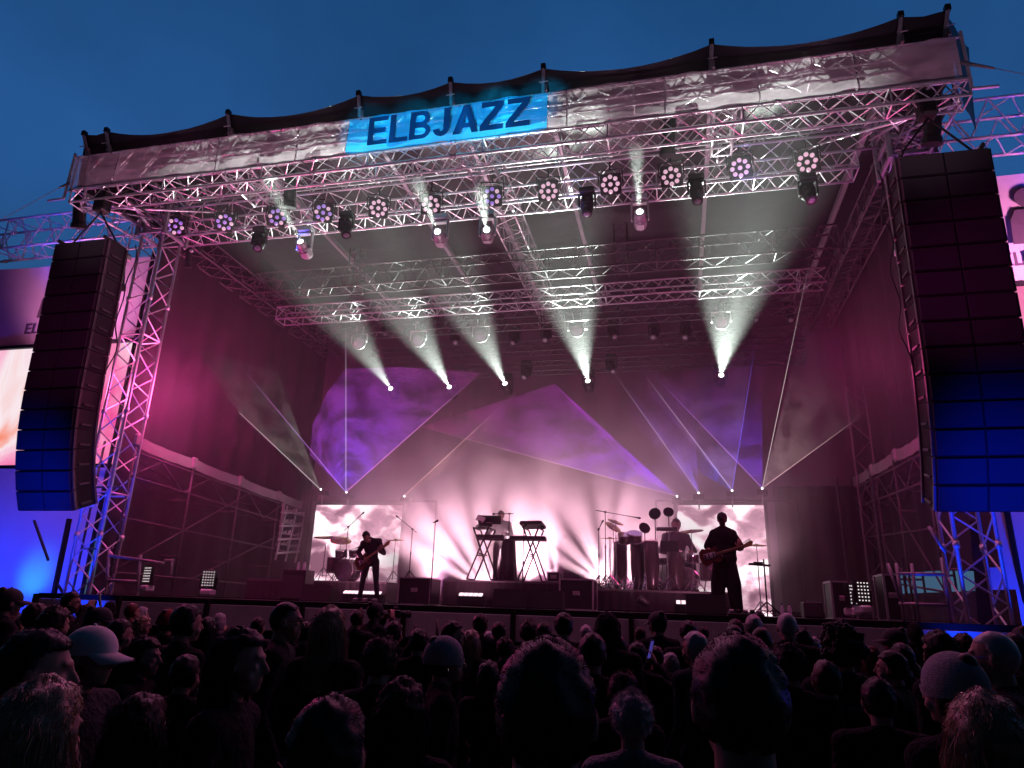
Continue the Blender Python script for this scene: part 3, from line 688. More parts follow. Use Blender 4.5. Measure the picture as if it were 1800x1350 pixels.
LZ = [((608, 865), [(545, 800), (550, 745), (575, 690), (608, 648), (700, 645), (845, 655)], (.14, .03, 1.0), (.42, .05, .3), .75, [((608, 865), (608, 560), (.75, .6, .8)), ((608, 865), (845, 655), (.9, .3, .8)), ((608, 865), (420, 640), (.5, .25, .8))], 'violet fan of laser light rising left of centre'),
      ((563, 860), [(280, 592), (488, 655), (500, 745)], (.3, .29, .25), (.08, .09, .09), .35, [((563, 860), (280, 592), (.6, .6, .6))], 'pale laser fan leaning far left'),
      ((710, 872), [(885, 710), (838, 790)], (.7, .3, .2), (.35, .15, .25), .3, [((710, 872), (885, 710), (.7, .45, .4))], 'thin orange laser fan left of the keyboards'),
      ((1190, 872), [(740, 750), (975, 675), (1080, 790), (1130, 840)], (.15, .03, 1.0), (.4, .01, .16), .6, [((1190, 872), (740, 750), (.5, .35, .4))], 'long red and blue laser fan crossing the centre'),
      ((1228, 866), [(1075, 650), (1205, 790), (1210, 835)], (.15, .1, .8), (.08, .03, .12), .5, [((1228, 866), (1075, 650), (.4, .3, .45))], 'narrow blue laser fan above the percussion'),
      ((1287, 862), [(1140, 690), (1325, 600)], (.3, .2, .7), (.14, .03, .14), .5, [((1287, 862), (1130, 655), (.5, .4, .5)), ((1287, 862), (1330, 590), (.15, .12, .8))], 'grey violet laser fan above the right screen'),
      ((1287, 862), [(1200, 815), (1215, 760)], (.05, .1, 1.0), (.05, .02, .3), .7, [], 'short blue laser fan left of the right screen top'),
      ((1228, 866), [(1090, 720), (1130, 640), (1218, 690), (1222, 780)], (.2, .08, .7), (.16, .03, .16), .4, [], 'wide dusky violet laser fan behind the percussion'),
      ((1340, 858), [(1150, 660), (1340, 640)], (.15, .03, 1.0), (.09, .01, .06), .5, [((1340, 858), (1150, 660), (.4, .15, .6))], 'plum laser fan over the right screen'),
      ((1340, 858), [(1415, 560), (1515, 730)], (.5, .33, .34), (.07, .03, .05), .5, [((1340, 858), (1425, 450), (.6, .5, .5)), ((1340, 858), (1515, 730), (.6, .4, .42))], 'cloudy white laser fan leaning right')]
seenl = set()
for i, (ap, pts, c0, c1, s, edges, lb) in enumerate(LZ):
    A = P(*ap, 20.6); far = [P(u, v, 15.5) for u, v in pts]
    L = max((f-A).length for f in far)
    mb = MB(); ring = [Vector((0, 0, 0))]+[f-A for f in far]
    mb.add(ring, [(0, k, k+1) for k in range(1, len(ring)-1)])
    o = mb.build('laser_light', lasermat('laser %d' % i, c0, c1, s*1.15, i*1.7+.3, L*(1.0 if i else 1.0), fend=.3 if i in (0, 3) else .12)); o.location = A; tag(o, lb, 'laser light', 'laser fans in the smoke', 'stuff')
    for (a, b_, c) in edges:
        e = MB().tube((0, 0, 0), P(*b_, 15.5)-A, .006, 5, .008); e.build('beam_edge', lasermat('laser edge %d %d' % (i, b_[0]), c, c, 1.0, 0, (P(*b_, 15.5)-A).length, (0, .01), 1), o)
    if ap not in seenl:
        seenl.add(ap); t = thing('laser_projector', 'small laser projector under the %s' % ' '.join(lb.split()[:9]), 'laser projector', A+Vector((0, .15, -.1)), 'laser projectors above the backline')
        MB().box((0, 0.05, 0), (.3, .3, .16), None, .015).build('case', M_blk, t); MB().lathe([(.03, 0), (.02, .01)], (0, -.11, .1), (0, -1, 0), 8).build('aperture', M_lamp, t)
        MB().tube((0, .05, -.08), (0, .05, -.35), .02).build('clamp', M_steel, t)
# backline truss bar that carries the lasers
for x0, x1, lb in ((-11.6, -7.4, 'low truss bar over the left cloud screen'), (-.6, 3.3, 'low truss bar over the right cloud screen')):
    z = 4.75
    b = MB(); b.tube((x0, 20.9, z), (x1, 20.9, z), .03, 8); b.tube((x0, 20.9, DECK), (x0, 20.9, z), .03, 8); b.tube((x1, 20.9, DECK), (x1, 20.9, z), .03, 8)
    tag(b.build('screen_goalpost', M_blk), lb, 'frame')

# ------------------------------------------------------------------ LED cloud screens
for (a, b_, c, lb) in (((556, 884), (707, 897), 1010, 'left pink cloud LED screen behind the drum kit'), ((1190, 897), (1342, 885), 1075, 'right pink cloud LED screen behind the cap wearing guitarist')):
    p = P(*a, 21.0); q = P(*b_, 21.0); z1 = (p.z+q.z)/2+.05
    t = thing('led_screen', lb, 'screen', (p.x, 21.0, DECK), 'cloud screens')
    Wd = q.x-p.x; H = z1-DECK
    MB().box((Wd/2, .06, H/2), (Wd, .1, H)).build('panel', M_led, t)
    f = MB(); f.box((-.05, .06, H/2), (.09, .14, H+.1)); f.box((Wd+.05, .06, H/2), (.09, .14, H+.1)); f.box((Wd/2, .06, H+.06), (Wd+.2, .14, .1)); f.build('frame', M_blk, t)
# side black masking beside them
for x0, x1, lb in ((-12.4, -11.75, 'narrow black masking flat left of the left cloud screen'), (2.75, 5.2, 'black masking flat right of the right cloud screen')):
    tag(MB().sheet(lambda a, c: (x0+(x1-x0)*a, 21.3+.05*math.sin(a*30), DECK+c*3.6), 40, 4).build('masking_flat', M_drape, None, True), lb, 'drape')
# ------------------------------------------------------------------ stage smoke
def smoke_box(nm, label, c, sz, den, an):
    m = bpy.data.materials.new(nm); m.use_nodes = True
    n = m.node_tree.nodes; l = m.node_tree.links; n.remove(n['Principled BSDF'])
    v = n.new('ShaderNodeVolumePrincipled'); v.inputs['Color'].default_value = (.9, .9, .9, 1); v.inputs['Density'].default_value = den
    v.inputs['Anisotropy'].default_value = an; l.new(v.outputs[0], n['Material Output'].inputs['Volume'])
    tag(MB().box(c, sz).build('smoke', m), label, kind='stuff')
smoke_box('stage smoke', 'thin stage smoke filling the stage', (XC, 16.8, 6.95), (17.9, 11.6, 10.6), 0.009, .3)
def fog_bank():
    m = bpy.data.materials.new('fog bank'); m.use_nodes = True
    n = m.node_tree.nodes; l = m.node_tree.links; n.remove(n['Principled BSDF'])
    v = n.new('ShaderNodeVolumePrincipled'); v.inputs['Color'].default_value = (.9, .9, .9, 1); v.inputs['Anisotropy'].default_value = .1
    tc = n.new('ShaderNodeTexCoord'); sp = n.new('ShaderNodeSeparateXYZ'); l.new(tc.outputs['Object'], sp.inputs[0])
    zr = n.new('ShaderNodeMapRange'); zr.interpolation_type = 'SMOOTHERSTEP'; zr.inputs[1].default_value = -3.2; zr.inputs[2].default_value = 4.6; zr.inputs[3].default_value = 1; zr.inputs[4].default_value = 0; l.new(sp.outputs['Z'], zr.inputs[0])
    ab = n.new('ShaderNodeMath'); ab.operation = 'ABSOLUTE'; l.new(sp.outputs['X'], ab.inputs[0])
    xr = n.new('ShaderNodeMapRange'); xr.interpolation_type = 'SMOOTHSTEP'; xr.inputs[1].default_value = 2.5; xr.inputs[2].default_value = 7.8; xr.inputs[3].default_value = 1; xr.inputs[4].default_value = .1; l.new(ab.outputs[0], xr.inputs[0])
    nz = n.new('ShaderNodeTexNoise'); nz.inputs['Scale'].default_value = .7; nz.inputs['Detail'].default_value = 3; l.new(tc.outputs['Object'], nz.inputs['Vector'])
    nr = n.new('ShaderNodeMapRange'); nr.inputs[1].default_value = .35; nr.inputs[2].default_value = .65; nr.inputs[3].default_value = .45; nr.inputs[4].default_value = 1.4; l.new(nz.outputs['Fac'], nr.inputs[0])
    a = n.new('ShaderNodeMath'); a.operation = 'MULTIPLY'; l.new(zr.outputs[0], a.inputs[0]); l.new(xr.outputs[0], a.inputs[1])
    b = n.new('ShaderNodeMath'); b.operation = 'MULTIPLY'; l.new(a.outputs[0], b.inputs[0]); l.new(nr.outputs[0], b.inputs[1])
    zz = n.new('ShaderNodeMath'); zz.operation = 'MULTIPLY'; l.new(b.outputs[0], zz.inputs[0]); l.new(zr.outputs[0], zz.inputs[1]); c = n.new('ShaderNodeMath'); c.operation = 'MULTIPLY'; l.new(zz.outputs[0], c.inputs[0]); c.inputs[1].default_value = .5
    l.new(c.outputs[0], v.inputs['Density']); l.new(v.outputs[0], n['Material Output'].inputs['Volume'])
    o = MB().box((0, 0, 0), (15.5, 3.9, 8)).build('fog', m); o.location = (XC, 20.4, 1.75+4); tag(o, 'low pink lit fog bank in front of the backdrop', kind='stuff')
fog_bank()
PINK = (1, .32, .55); MAG = (1, .12, .5); PALE = (1, .55, .72); BLUE = (0.0, .035, 1); V3 = Vector
# floor lamps behind the keyboard riser, fanning up through the smoke
for (u, v), fan, pw in (((855, 1035), ((152, 11), (133, 12), (112, 15), (92, 14), (72, 11)), 1.0), ((1066, 1030), ((150, 9), (134, 12), (112, 16), (92, 10), (76, 9)), 1.0), ((980, 1028), ((140, 14), (118, 12), (96, 10)), .8)):
    S = P(u, v, 20.4)
    for an, dg in fan:
        T = P(u+300*math.cos(R_(an)), v-300*math.sin(R_(an)), 17.5)
        spot('floor_lamp', S, T, 8500*pw, (1, .54, .68), dg*1.5, .9, .06)
# low pink floods
for u, v, Y, pw in ((760, 1030, 20.5, 350), (930, 1020, 20.6, 700), (1120, 1030, 20.5, 420), (640, 1010, 20.3, 80), (1330, 1040, 20.3, 80)):
    q = P(u, v, Y); spot('flood_lamp', q, q+V3((0, -.25, 1)), pw*7, (1, .52, .66), 100, 1, .3)
# backdrop washes
for x, pw, c in ((-10, 300, (.45, .08, .9)), (-7.5, 500, (.7, .1, .8)), (-4, 600, (1, .2, .55)), (-1.5, 400, (1, .12, .45)), (2, 200, (.5, .08, .8))):
    spot('backdrop_lamp', (x, 21.6, 2.0), (x, 22.7, 5.5), pw, c, 80, 1, .1)
# front fill: lamps added to light banner and front trusses pale pink, no fixtures
for x in (-12, -8.6, -5.5, -2.2, 1.2, 4.2):
    spot('banner_fill', (x, 8.2, 6.6), (x, 11.2, 11.2), 260, (1, .5, .8), 58, 1, .3)
for x in (-10.5, -6, -1.5, 3):
    spot('truss_fill', (x, 11.6, 7.6), (x, 13.4, 11), 90, (1, .42, .85), 75, 1, .3)
area('crowd_fill', (XC, 10.9, 10.0), (XC, 3, 1), 520, (1, .22, .55), 14, .5)  # added area lamp for pink rims on the crowd, no fixture modelled
for k in range(5): spot('cyan_projector', (-4.2, 5.5, 6.5), (XC0+(XC1-XC0)*(k+.5)/5, BY, 11.0), 2300, (.0, .5, 1), 9.5, .35, .1)
for x, tx, z, pw in ((XL-.6, XL+6, 6.2, 1500), (XR+.6, XR-5, 6.5, 700)):
    spot('video_glow', (x, 14.4, z), (tx, 16.5, z), pw*.8, (1, .08, .3), 110, 1, .6)  # lamps added to imitate the pink glow around the wing screens
for x, z, pw in ((XL-.9, 6.5, 120), (XR+.5, 6.5, 90)):
    point('tower_glow', (x, 13.1, z), pw, (1, .2, .5), .4)  # added points, more of the screen glow beside the towers
for x, y, pw, tx in ((-17.5, 12.6, 900, -17.5), (-14.2, 12.6, 650, -14.2), (6.8, 12.7, 700, 7.0), (10, 12.6, 800, 10)):
    spot('blue_flood', (x, y, .3), (tx, 14.4, 2.4), pw, BLUE, 125, 1, .3)
spot('blue_hotspot', (-15.4, 13.4, 1.4), (-15.4, 14.5, 2.0), 60, (.02, .5, 1), 50, .8, .2)
for x, tx, pw in ((-11.6, -12.6, 450), (3.9, 4.9, 450)):
    spot('blue_uplight', (x, 12.2, .6), (tx, 13.3, 4), pw, BLUE, 60, 1, .2)
for x, tx in ((-11.5, -12.4), (4.2, 4.6)): spot('blue_array_fill', (x, 8.6, 1.0), (tx, 11, 3.2), 1700, (.0, .02, 1), 38, 1, .2)  # added only to tint the lower cabinets blue, no fixture modelled
for x in (-17, 8): spot('blue_truss_flood', (x, 12.5, 8.5), (x, 14.4, 11.9), 600, BLUE, 60, 1, .2)
for x in (-8.5, -2, 1.5): spot('blue_truss_lamp', (x, 12.9, 9.4), (x+.6, 13.3, 11.3), 90, (.15, .15, 1), 60, 1, .1)
for x, pw in ((-15.8, 1000), (7.4, 1200)):
    spot('violet_banner_lamp', (x, 12.6, 7.6), (x, 14.6, 9.4), pw, (1, .3, .65), 100, 1, .2)
for i in range(9):
    x = -12.2+2.05*i
    if not (XC0-.5 < x < XC1+.5): spot('scrim_backlight', (x+.3, 12.75, 10.0), (x, 11.2, 11.05), 20, (1, .5, .75), 80, 1, .02)
for x, tx in ((-8, -12.3), (1, 4.8)): spot('array_flare_tint', (x, 6.5, 5.2), (tx, 11, 6.8), 420, (.8, .05, .5), 34, 1, .2)  # added lamps, imitate a magenta lens flare tint on the arrays
for x, pw in ((-2, 40), (1, 60)):
    spot('tarp_glint', (x, 13.0, 10.2), (x+.8, 12.6, 12.3), pw, (1, .9, .9), 60, 1, .05)
def puff(c, r, den, label):  # added volume that imitates lens bloom around the bright wing screens
    m = bpy.data.materials.new('screen bloom volume'); m.use_nodes = True
    n = m.node_tree.nodes; l = m.node_tree.links; n.remove(n['Principled BSDF'])
    v = n.new('ShaderNodeVolumePrincipled'); v.inputs['Color'].default_value = (.9, .9, .9, 1)
    tc = n.new('ShaderNodeTexCoord'); ln = n.new('ShaderNodeVectorMath'); ln.operation = 'LENGTH'; l.new(tc.outputs['Object'], ln.inputs[0])
    mr = n.new('ShaderNodeMapRange'); mr.interpolation_type = 'SMOOTHERSTEP'; mr.inputs[1].default_value = 0; mr.inputs[2].default_value = r; mr.inputs[3].default_value = den; mr.inputs[4].default_value = 0
    l.new(ln.outputs['Value'], mr.inputs[0]); l.new(mr.outputs[0], v.inputs['Density']); l.new(v.outputs[0], n['Material Output'].inputs['Volume'])
    o = MB().ell((0, 0, 0), (r, r, r), None, 20, 12).build('smoke', m); o.location = c; tag(o, label, kind='stuff')
puff((XL+1.2, 14.3, 6.4), 3.2, .4, 'added magenta screen bloom volume by the left tower')
puff((XR-.6, 14.4, 6.6), 2.8, .3, 'added magenta screen bloom volume by the right tower')
for x, tx in ((XL-.2, XL+2.5), (XR-.3, XR-2)): point('bloom_fill', ((x*2+tx)/3, 14.3, 6.5), 850 if x < 0 else 330, (1, .07, .36), .9)  # unseen lamps added inside the bloom volumes to make them glow
# ------------------------------------------------------------------ people
def remesh(mb, name, m, voxel=.012, sm=3, keep=None):
    me0 = mb.mesh('tmp', m); o = bpy.data.objects.new('tmp', me0); C.objects.link(o)
    r = o.modifiers.new('r', 'REMESH'); r.mode = 'VOXEL'; r.voxel_size = voxel; r.use_smooth_shade = True
    if sm: s = o.modifiers.new('s', 'SMOOTH'); s.iterations = sm; s.factor = .5
    dg = bpy.context.evaluated_depsgraph_get(); me = bpy.data.meshes.new_from_object(o.evaluated_get(dg), depsgraph=dg)
    bpy.data.objects.remove(o); bpy.data.meshes.remove(me0); me.name = name
    me.materials.clear(); me.materials.append(m); me.shade_smooth(); return me
V = Vector
def head_pieces(mb, c, R):
    def e(p, r): mb.ell(c+R@V(p), r, R, 16, 10)
    e((0, -.01, .02), (.075, .095, .1)); e((0, .02, -.035), (.06, .072, .075)); e((0, .062, -.085), (.026, .026, .02))
    e((0, .02, -.07), (.047, .055, .04)); e((0, .078, .03), (.045, .016, .012))
    for s in (-1, 1):
        e((s*.078, -.005, -.005), (.01, .02, .032)); e((s*.032, .07, -.012), (.017, .016, .014)); e((s*.045, .055, -.04), (.02, .02, .022))
    mb.cap(c+R@V((0, .088, .018)), c+R@V((0, .108, -.022)), .008, .013, 8); e((0, .09, -.03), (.017, .014, .009))
    e((0, .084, -.055), (.022, .012, .006)); e((0, .082, -.066), (.018, .012, .007))
def hand(mb, w_, d, side, palm, curl):
    """w_ wrist, d direction, palm = normal towards the palm; curl 0..1"""
    d = V(d).normalized(); palm = V(palm); palm = (palm-d*palm.dot(d)).normalized(); sx = d.cross(palm)*side
    R = Matrix((sx, d, palm)).transposed(); mb.ell(w_+d*.05, (.042, .055, .017), R, 12, 8)
    for k, (o, L) in enumerate(((-.031, .07), (-.011, .08), (.01, .075), (.03, .06))):
        p = w_+d*.09+sx*o; q = d
        for j in range(3):
            ang = curl*(.5+.5*j)*1.1; q = (d*math.cos(ang)+palm*math.sin(ang)).normalized(); n = p+q*L*(.42, .32, .26)[j]
            mb.cap(p, n, .0095-.001*j, .0085-.001*j, 8); p = n
    p = w_+d*.03-sx*.035; q = (d*.6-sx*.7+palm*.35).normalized(); n = p+q*.038; mb.cap(p, n, .012, .0105, 8); q = (d*.85-sx*.2+palm*(.3+.5*curl)).normalized(); mb.cap(n, n+q*.034, .0105, .009, 8)
BASE = dict(pel=V((0, 0, .94)), che=V((0, 0, 1.28)), nek=V((0, -.02, 1.45)), hed=V((0, .015, 1.625)), hR=Matrix.Identity(3),
            sh=[V((-.19, -.01, 1.42)), V((.19, -.01, 1.42))], el=[V((-.25, -.04, 1.13)), V((.25, -.04, 1.13))], wr=[V((-.25, .08, .89)), V((.25, .08, .89))],
            hp=[V((-.09, 0, .92)), V((.09, 0, .92))], kn=[V((-.11, .03, .5)), V((.11, .03, .5))], an=[V((-.12, -.02, .08)), V((.12, -.02, .08))], hc=.45, bulk=1.0, short=False, baggy=1.0)
def figure(**kw):
    J = dict(BASE); J.update(kw); vox = J.get('vox', .014)
    b = MB(); ax = (J['nek']-J['pel']).normalized(); sdir = (J['sh'][1]-J['sh'][0]).normalized(); fw = ax.cross(sdir)*-1
    fw = (sdir.cross(ax))*-1; R = Matrix((sdir, ax.cross(sdir), ax)).transposed(); k = J['bulk']
    def torso(mb, t):
        mb.ell(J['che'], (.165*k+t, .108*k+t, .2+t), R, 18, 12); mb.ell(J['che'].lerp(J['pel'], .55), (.145*k+t, .105*k+t, .17+t), R, 18, 12); mb.ell(J['pel'], (.158*k+t, .112*k+t, .12+t), R, 18, 12)
        mb.cap(J['sh'][0], J['sh'][1], .062+t); 
        for s in (0, 1): mb.cap(J['sh'][s], J['nek']+V((0, 0, .01)), .055+t, .05+t)
    def arms(mb, t, sleeve=1.0):
        for s in (0, 1):
            S, E_, W = J['sh'][s], J['el'][s], J['wr'][s]
            if sleeve >= 1: mb.cap(S, E_, .052+t, .042+t); mb.cap(E_, E_.lerp(W, .93), .042+t, .031+t)
            else: mb.cap(S, S.lerp(E_, .85), .056+t, .058+t)
    def legs(mb, t, bg=1.0):
        for s in (0, 1):
            mb.cap(J['hp'][s], J['kn'][s], .082+t, .056*bg+t); mb.cap(J['kn'][s], J['an'][s]+V((0, 0, .03)), .054*bg+t, .042*bg+t)
    torso(b, -.012); arms(b, -.004); legs(b, -.008)
    b.cap(J['nek']-V((0, 0, .04)), J['hed']+J['hR']@V((0, -.02, -.05)), .058, .052); head_pieces(b, J['hed'], J['hR'])
    for s in (0, 1):
        a = J['an'][s]; tdir = J.get('toe', [V((-.05, 1, 0)), V((.05, 1, 0))])[s].normalized()
        b.cap(a+V((0, 0, -.03))-tdir*.05, a+V((0, 0, -.045))+tdir*.13, .042, .033)
        hd = J.get('hd', [None, None])[s] or (J['wr'][s]-J['el'][s]); hand(b, J['wr'][s], hd, (-1, 1)[s], J.get('palm', [V((1, .2, 0)), V((-1, .2, 0))])[s], J['hc'])
    out = {'body': remesh(b, 'body', M_skin, vox*.6, 2)}
    t = MB(); torso(t, .014*J['baggy']); arms(t, .012*J['baggy'], .5 if J['short'] else 1)
    t.cap(J['nek']-V((0, 0, .03)), J['nek']+V((0, 0, .03)), .072, .066)
    if J.get('loose'):
        for s in (0, 1): t.cap(J['sh'][s]+V((0, 0, -.03)), J['pel']+sdir*(s*2-1)*.12+V((0, 0, -.05)), .07, .085)
    out['top'] = t; q = MB(); legs(q, .01*J['baggy'], J.get('flare', 1.0)); q.ell(J['pel'], (.165*k, .118*k, .12), R, 16, 10); out['bottom'] = q; out['J'] = J; out['vox'] = vox
    f = MB()
    for s in (0, 1):
        a = J['an'][s]; tdir = J.get('toe', [V((-.05, 1, 0)), V((.05, 1, 0))])[s].normalized()
        f.cap(a+V((0, 0, -.035))-tdir*.055, a+V((0, 0, -.045))+tdir*.15, .048, .04); f.cap(a+V((0, 0, -.03)), a+V((0, 0, .04)), .05, .048)
    out['shoe'] = f; return out
def cloth(name, col): return mat(name, col, .9, 0, .35, 8, .5, 30, spec=.08)
CL = [cloth('black cotton', (.012, .012, .014)), cloth('charcoal cotton', (.03, .03, .034)), cloth('navy cotton', (.012, .016, .04)), cloth('dark olive cotton', (.03, .03, .02)), cloth('grey fleece', (.16, .15, .16)), cloth('wine cotton', (.07, .012, .018))]
M_denim = cloth('dark denim', (.015, .02, .04)); M_shoe = mat('shoe leather', (.02, .018, .016), .5)
HM = {'black': mat('black hair', (.008, .006, .006), .5, 0, .4, 40, spec=.25), 'brown': mat('brown hair', (.03, .016, .01), .5, 0, .4, 40, spec=.25), 'red': mat('auburn hair', (.09, .025, .012), .5, 0, .4, 40, spec=.25),
      'blond': mat('blond hair', (.32, .22, .13), .42, 0, .3, 40), 'grey': mat('grey hair', (.3, .29, .29), .45, 0, .3, 40)}
M_capl = mat('pale cotton cap', (.6, .56, .54), .85, 0, .15, 20, .08, 250); M_beanie = mat('grey knitted beanie', (.34, .32, .33), .95, 0, .2, 60, .6, 220); M_capd = mat('black cotton cap', (.02, .02, .022), .85)
M_hood = mat('pale grey hood', (.3, .29, .3), .9, 0, .2, 20, .4, 60); M_red = mat('dark red knit', (.2, .02, .02), .95, 0, .2, 60)
def strand(mb, p, q, r, wd, rnd):
    mid = (p+q)/2 + V((rnd.uniform(-1, 1), rnd.uniform(-1, 1), rnd.uniform(-1, 1)))*(q-p).length*.18
    s = (q-p).cross(V((rnd.uniform(-1, 1), rnd.uniform(-1, 1), .3))).normalized()*wd
    mb.add([p-s, p+s, mid+s*.8, mid-s*.8, q], [(0, 1, 2, 3), (3, 2, 4)])
def hairshape(kind, seed, wd=.0012, n=1500):
    rnd = random.Random(seed); mb = MB(); off = seed*3.1
    def skull(sc_, dn=.004, cut=True, zlow=-.07):
        def fn(a, b):
            th = 2*PI*a; ph = PI*.999*b+.001
            d = V((math.sin(ph)*math.cos(th), math.sin(ph)*math.sin(th), math.cos(ph)))
            nn = mnoise.noise(d*3.2+V((off, 0, 0)))*dn*2.4+mnoise.noise(d*9+V((off, 5, 0)))*dn
            r = V((.079*sc_+nn, .098*sc_+nn, .1*sc_+nn)); v = V((d.x*r.x, d.y*r.y-.012, d.z*r.z+.024))
            # hairline: face area drawn inside the head
            if cut and v.y > .02 and v.z < .075-.25*max(0, .075-v.y): v = V((v.x*.8, v.y*.62, v.z*.85))
            if v.z < zlow and v.y > -.12: v.z = zlow+(v.z-zlow)*.3; v.x *= .8
            return v
        mb.sheet(fn, 36, 24); return fn
    if kind in ('short', 'fuzzy', 'curly', 'bun', 'bald'):
        dn = {'short': .004, 'fuzzy': .007, 'curly': .016, 'bun': .003, 'bald': .001}[kind]; sc_ = {'short': 1.07, 'fuzzy': 1.14, 'curly': 1.3, 'bun': 1.06, 'bald': .985}[kind]
        fn = skull(sc_, dn)
        L = {'short': .006, 'fuzzy': .02, 'curly': .02, 'bun': .012, 'bald': .003}[kind]
        for i in range({'bald': 200}.get(kind, n)):
            a, b = rnd.random(), rnd.uniform(.02, .62); p = fn(a, b)
            if p.y > .03 and p.z < .06: continue
            q = fn(a+.004, b); nrm = (p-V((0, -.01, .02))).normalized()
            dn_ = V((0, -.35, -1)); dn_ = dn_-nrm*dn_.dot(nrm); rr = {'short': .3, 'bun': .2, 'fuzzy': .6, 'curly': .9, 'bald': .3}[kind]
            q = p+nrm*L*rnd.uniform(.1, .45)+dn_*L*rnd.uniform(.5, 1.3)+V((rnd.uniform(-1, 1), rnd.uniform(-1, 1), rnd.uniform(-1, 1)))*L*rr
            strand(mb, p-nrm*.004, q, 0, wd, rnd)
            if kind == 'curly' and i % 2 == 0:
                c = p+nrm*.006; mb.ell(c, [rnd.uniform(.005, .01)]*3, None, 5, 4)
        if kind == 'bun': mb.ell((0, -.075, .12), (.036, .036, .034), None, 12, 8)
    elif kind == 'long':
        fn = skull(1.12, .006, True, -.12)
        def fall(a, b):
            th = PI*(1.0+a)+PI*.0; ww = .098+.012*b+.012*mnoise.noise(V((a*6, b*2, off)))
            x = math.cos(PI*a*1.16-PI*.08)*ww; y = -math.sin(PI*a*1.16-PI*.08)*(.095+.02*b)-.012
            return V((x, y, .03-.34*b+.02*mnoise.noise(V((a*9, off, 0)))*b))
        mb.sheet(fall, 30, 12)
        for i in range(n):
            a = rnd.random(); p = fall(a, rnd.uniform(0, .8)); o = V((p.x, p.y+.01, 0)).normalized()*rnd.uniform(0, .018)
            strand(mb, p, p+V((0, 0, -rnd.uniform(.05, .13)))+o+V((rnd.uniform(-.01, .01), 0, 0)), 0, wd, rnd)
        for i in range(n//2):
            a, b = rnd.random(), rnd.uniform(.02, .5); p = fn(a, b)
            if p.y > .03 and p.z < .06: continue
            nrm = (p-V((0, 0, .02))).normalized(); strand(mb, p, p+nrm*rnd.uniform(.002, .016)+V((rnd.uniform(-.02, .02), -.01, -.02)), 0, wd, rnd)
    return mb
HAIR = {}
def hair_mesh(kind, colour, hi):
    k = (kind, colour, hi)
    if k not in HAIR:
        HAIR[k] = hairshape(kind, (hash(kind) % 7 if False else len(HAIR)+1), .0007 if hi else .002, 7000 if hi else 700).mesh('hair', HM[colour], True)
    return HAIR[k]
def hat_mesh(kind):
    if kind in HAIR: return HAIR[kind]
    mb = MB()
    if kind.startswith('cap'):
        def dome(a, b): th = 2*PI*a; ph = PI*.56*b; r = 1.11+.012*math.cos(th*6)*math.sin(ph); return V((.08*r*math.sin(ph)*math.cos(th), .1*r*math.sin(ph)*math.sin(th)-.01, .035+.098*math.cos(ph)))
        mb.sheet(dome, 36, 12)
        def brim(a, b): th = PI*(.12+.76*a); r0 = .092; return V((math.cos(th)*(.088)*(1-.12*b), math.sin(th)*.1*(1)+.1*b*math.sin(th)**.5-.01+.0, .03-.022*b-.02*b*abs(math.cos(th))))
        mb.sheet(brim, 20, 5); mb.sheet(lambda a, b: brim(a, b)-V((0, 0, .006)), 20, 5); mb.ell((0, -.01, .135), (.009, .009, .006), None, 8, 5)
        m = M_capl if kind == 'cap_pale' else M_capd
    elif kind.startswith('beanie'):
        def dome(a, b): th = 2*PI*a; ph = PI*.6*b; r = 1.17+.008*math.cos(th*30); return V((.079*r*math.sin(ph)*math.cos(th), .098*r*math.sin(ph)*math.sin(th)-.02, .03+.115*math.cos(ph)))
        mb.sheet(dome, 90, 14)
        mb.sheet(lambda a, b: dome(a, .86+.16*b)*1.0+V((0, 0, 0))+V((math.cos(2*PI*a), math.sin(2*PI*a), 0))*.008, 90, 3); m = M_red if kind == 'beanie_red' else M_beanie
    elif kind.startswith('hood'):
        def hd(a, b): th = 2*PI*a; ph = PI*.92*b; n_ = .008*mnoise.noise(V((a*8, b*6, 1))); v = V(((.105+n_)*math.sin(ph)*math.cos(th), (.125+n_)*math.sin(ph)*math.sin(th)-.02, .01+.14*math.cos(ph)+n_)); 
        def hd(a, b):
            th = 2*PI*a; ph = PI*.92*b; n_ = .01*mnoise.noise(V((a*8, b*6, 1)))
            v = V(((.105+n_)*math.sin(ph)*math.cos(th), (.12+n_)*math.sin(ph)*math.sin(th)-.02, .0+.15*math.cos(ph)+n_))
            if v.y > .03 and v.z < .08: v.y *= .5; v.x *= .85
            return v
        mb.sheet(hd, 36, 22); m = M_hood if kind == 'hood_pale' else CL[0]
    HAIR[kind] = mb.mesh('hat', m, True); return HAIR[kind]
def mobj(name, me, parent, loc=None, R=None):
    o = bpy.data.objects.new(name, me); C.objects.link(o); o.parent = parent
    if loc is not None: o.location = loc
    if R is not None: o.rotation_mode = 'QUATERNION'; o.rotation_quaternion = R.to_quaternion()
    return o
def glasses(parent, hed, R, m=None):
    g_ = MB()
    for s in (-1, 1):
        for k in range(12): g_.tube((s*.032+.02*math.cos(k*PI/6), .098, .008+.016*math.sin(k*PI/6)), (s*.032+.02*math.cos((k+1)*PI/6), .098, .008+.016*math.sin((k+1)*PI/6)), .0018, 5)
        g_.tube((s*.052, .097, .01), (s*.08, -.01, .008), .0018, 5)
    g_.tube((-.012, .1, .01), (.012, .1, .01), .0018, 5)
    mobj('glasses', g_.mesh('glasses', m or M_blk), parent, hed, R)
def tilt(pitch=0, yaw=0, roll=0): return Matrix.Rotation(R_(yaw), 3, 'Z')@Matrix.Rotation(R_(pitch), 3, 'X')@Matrix.Rotation(R_(roll), 3, 'Y')
TPL = {}
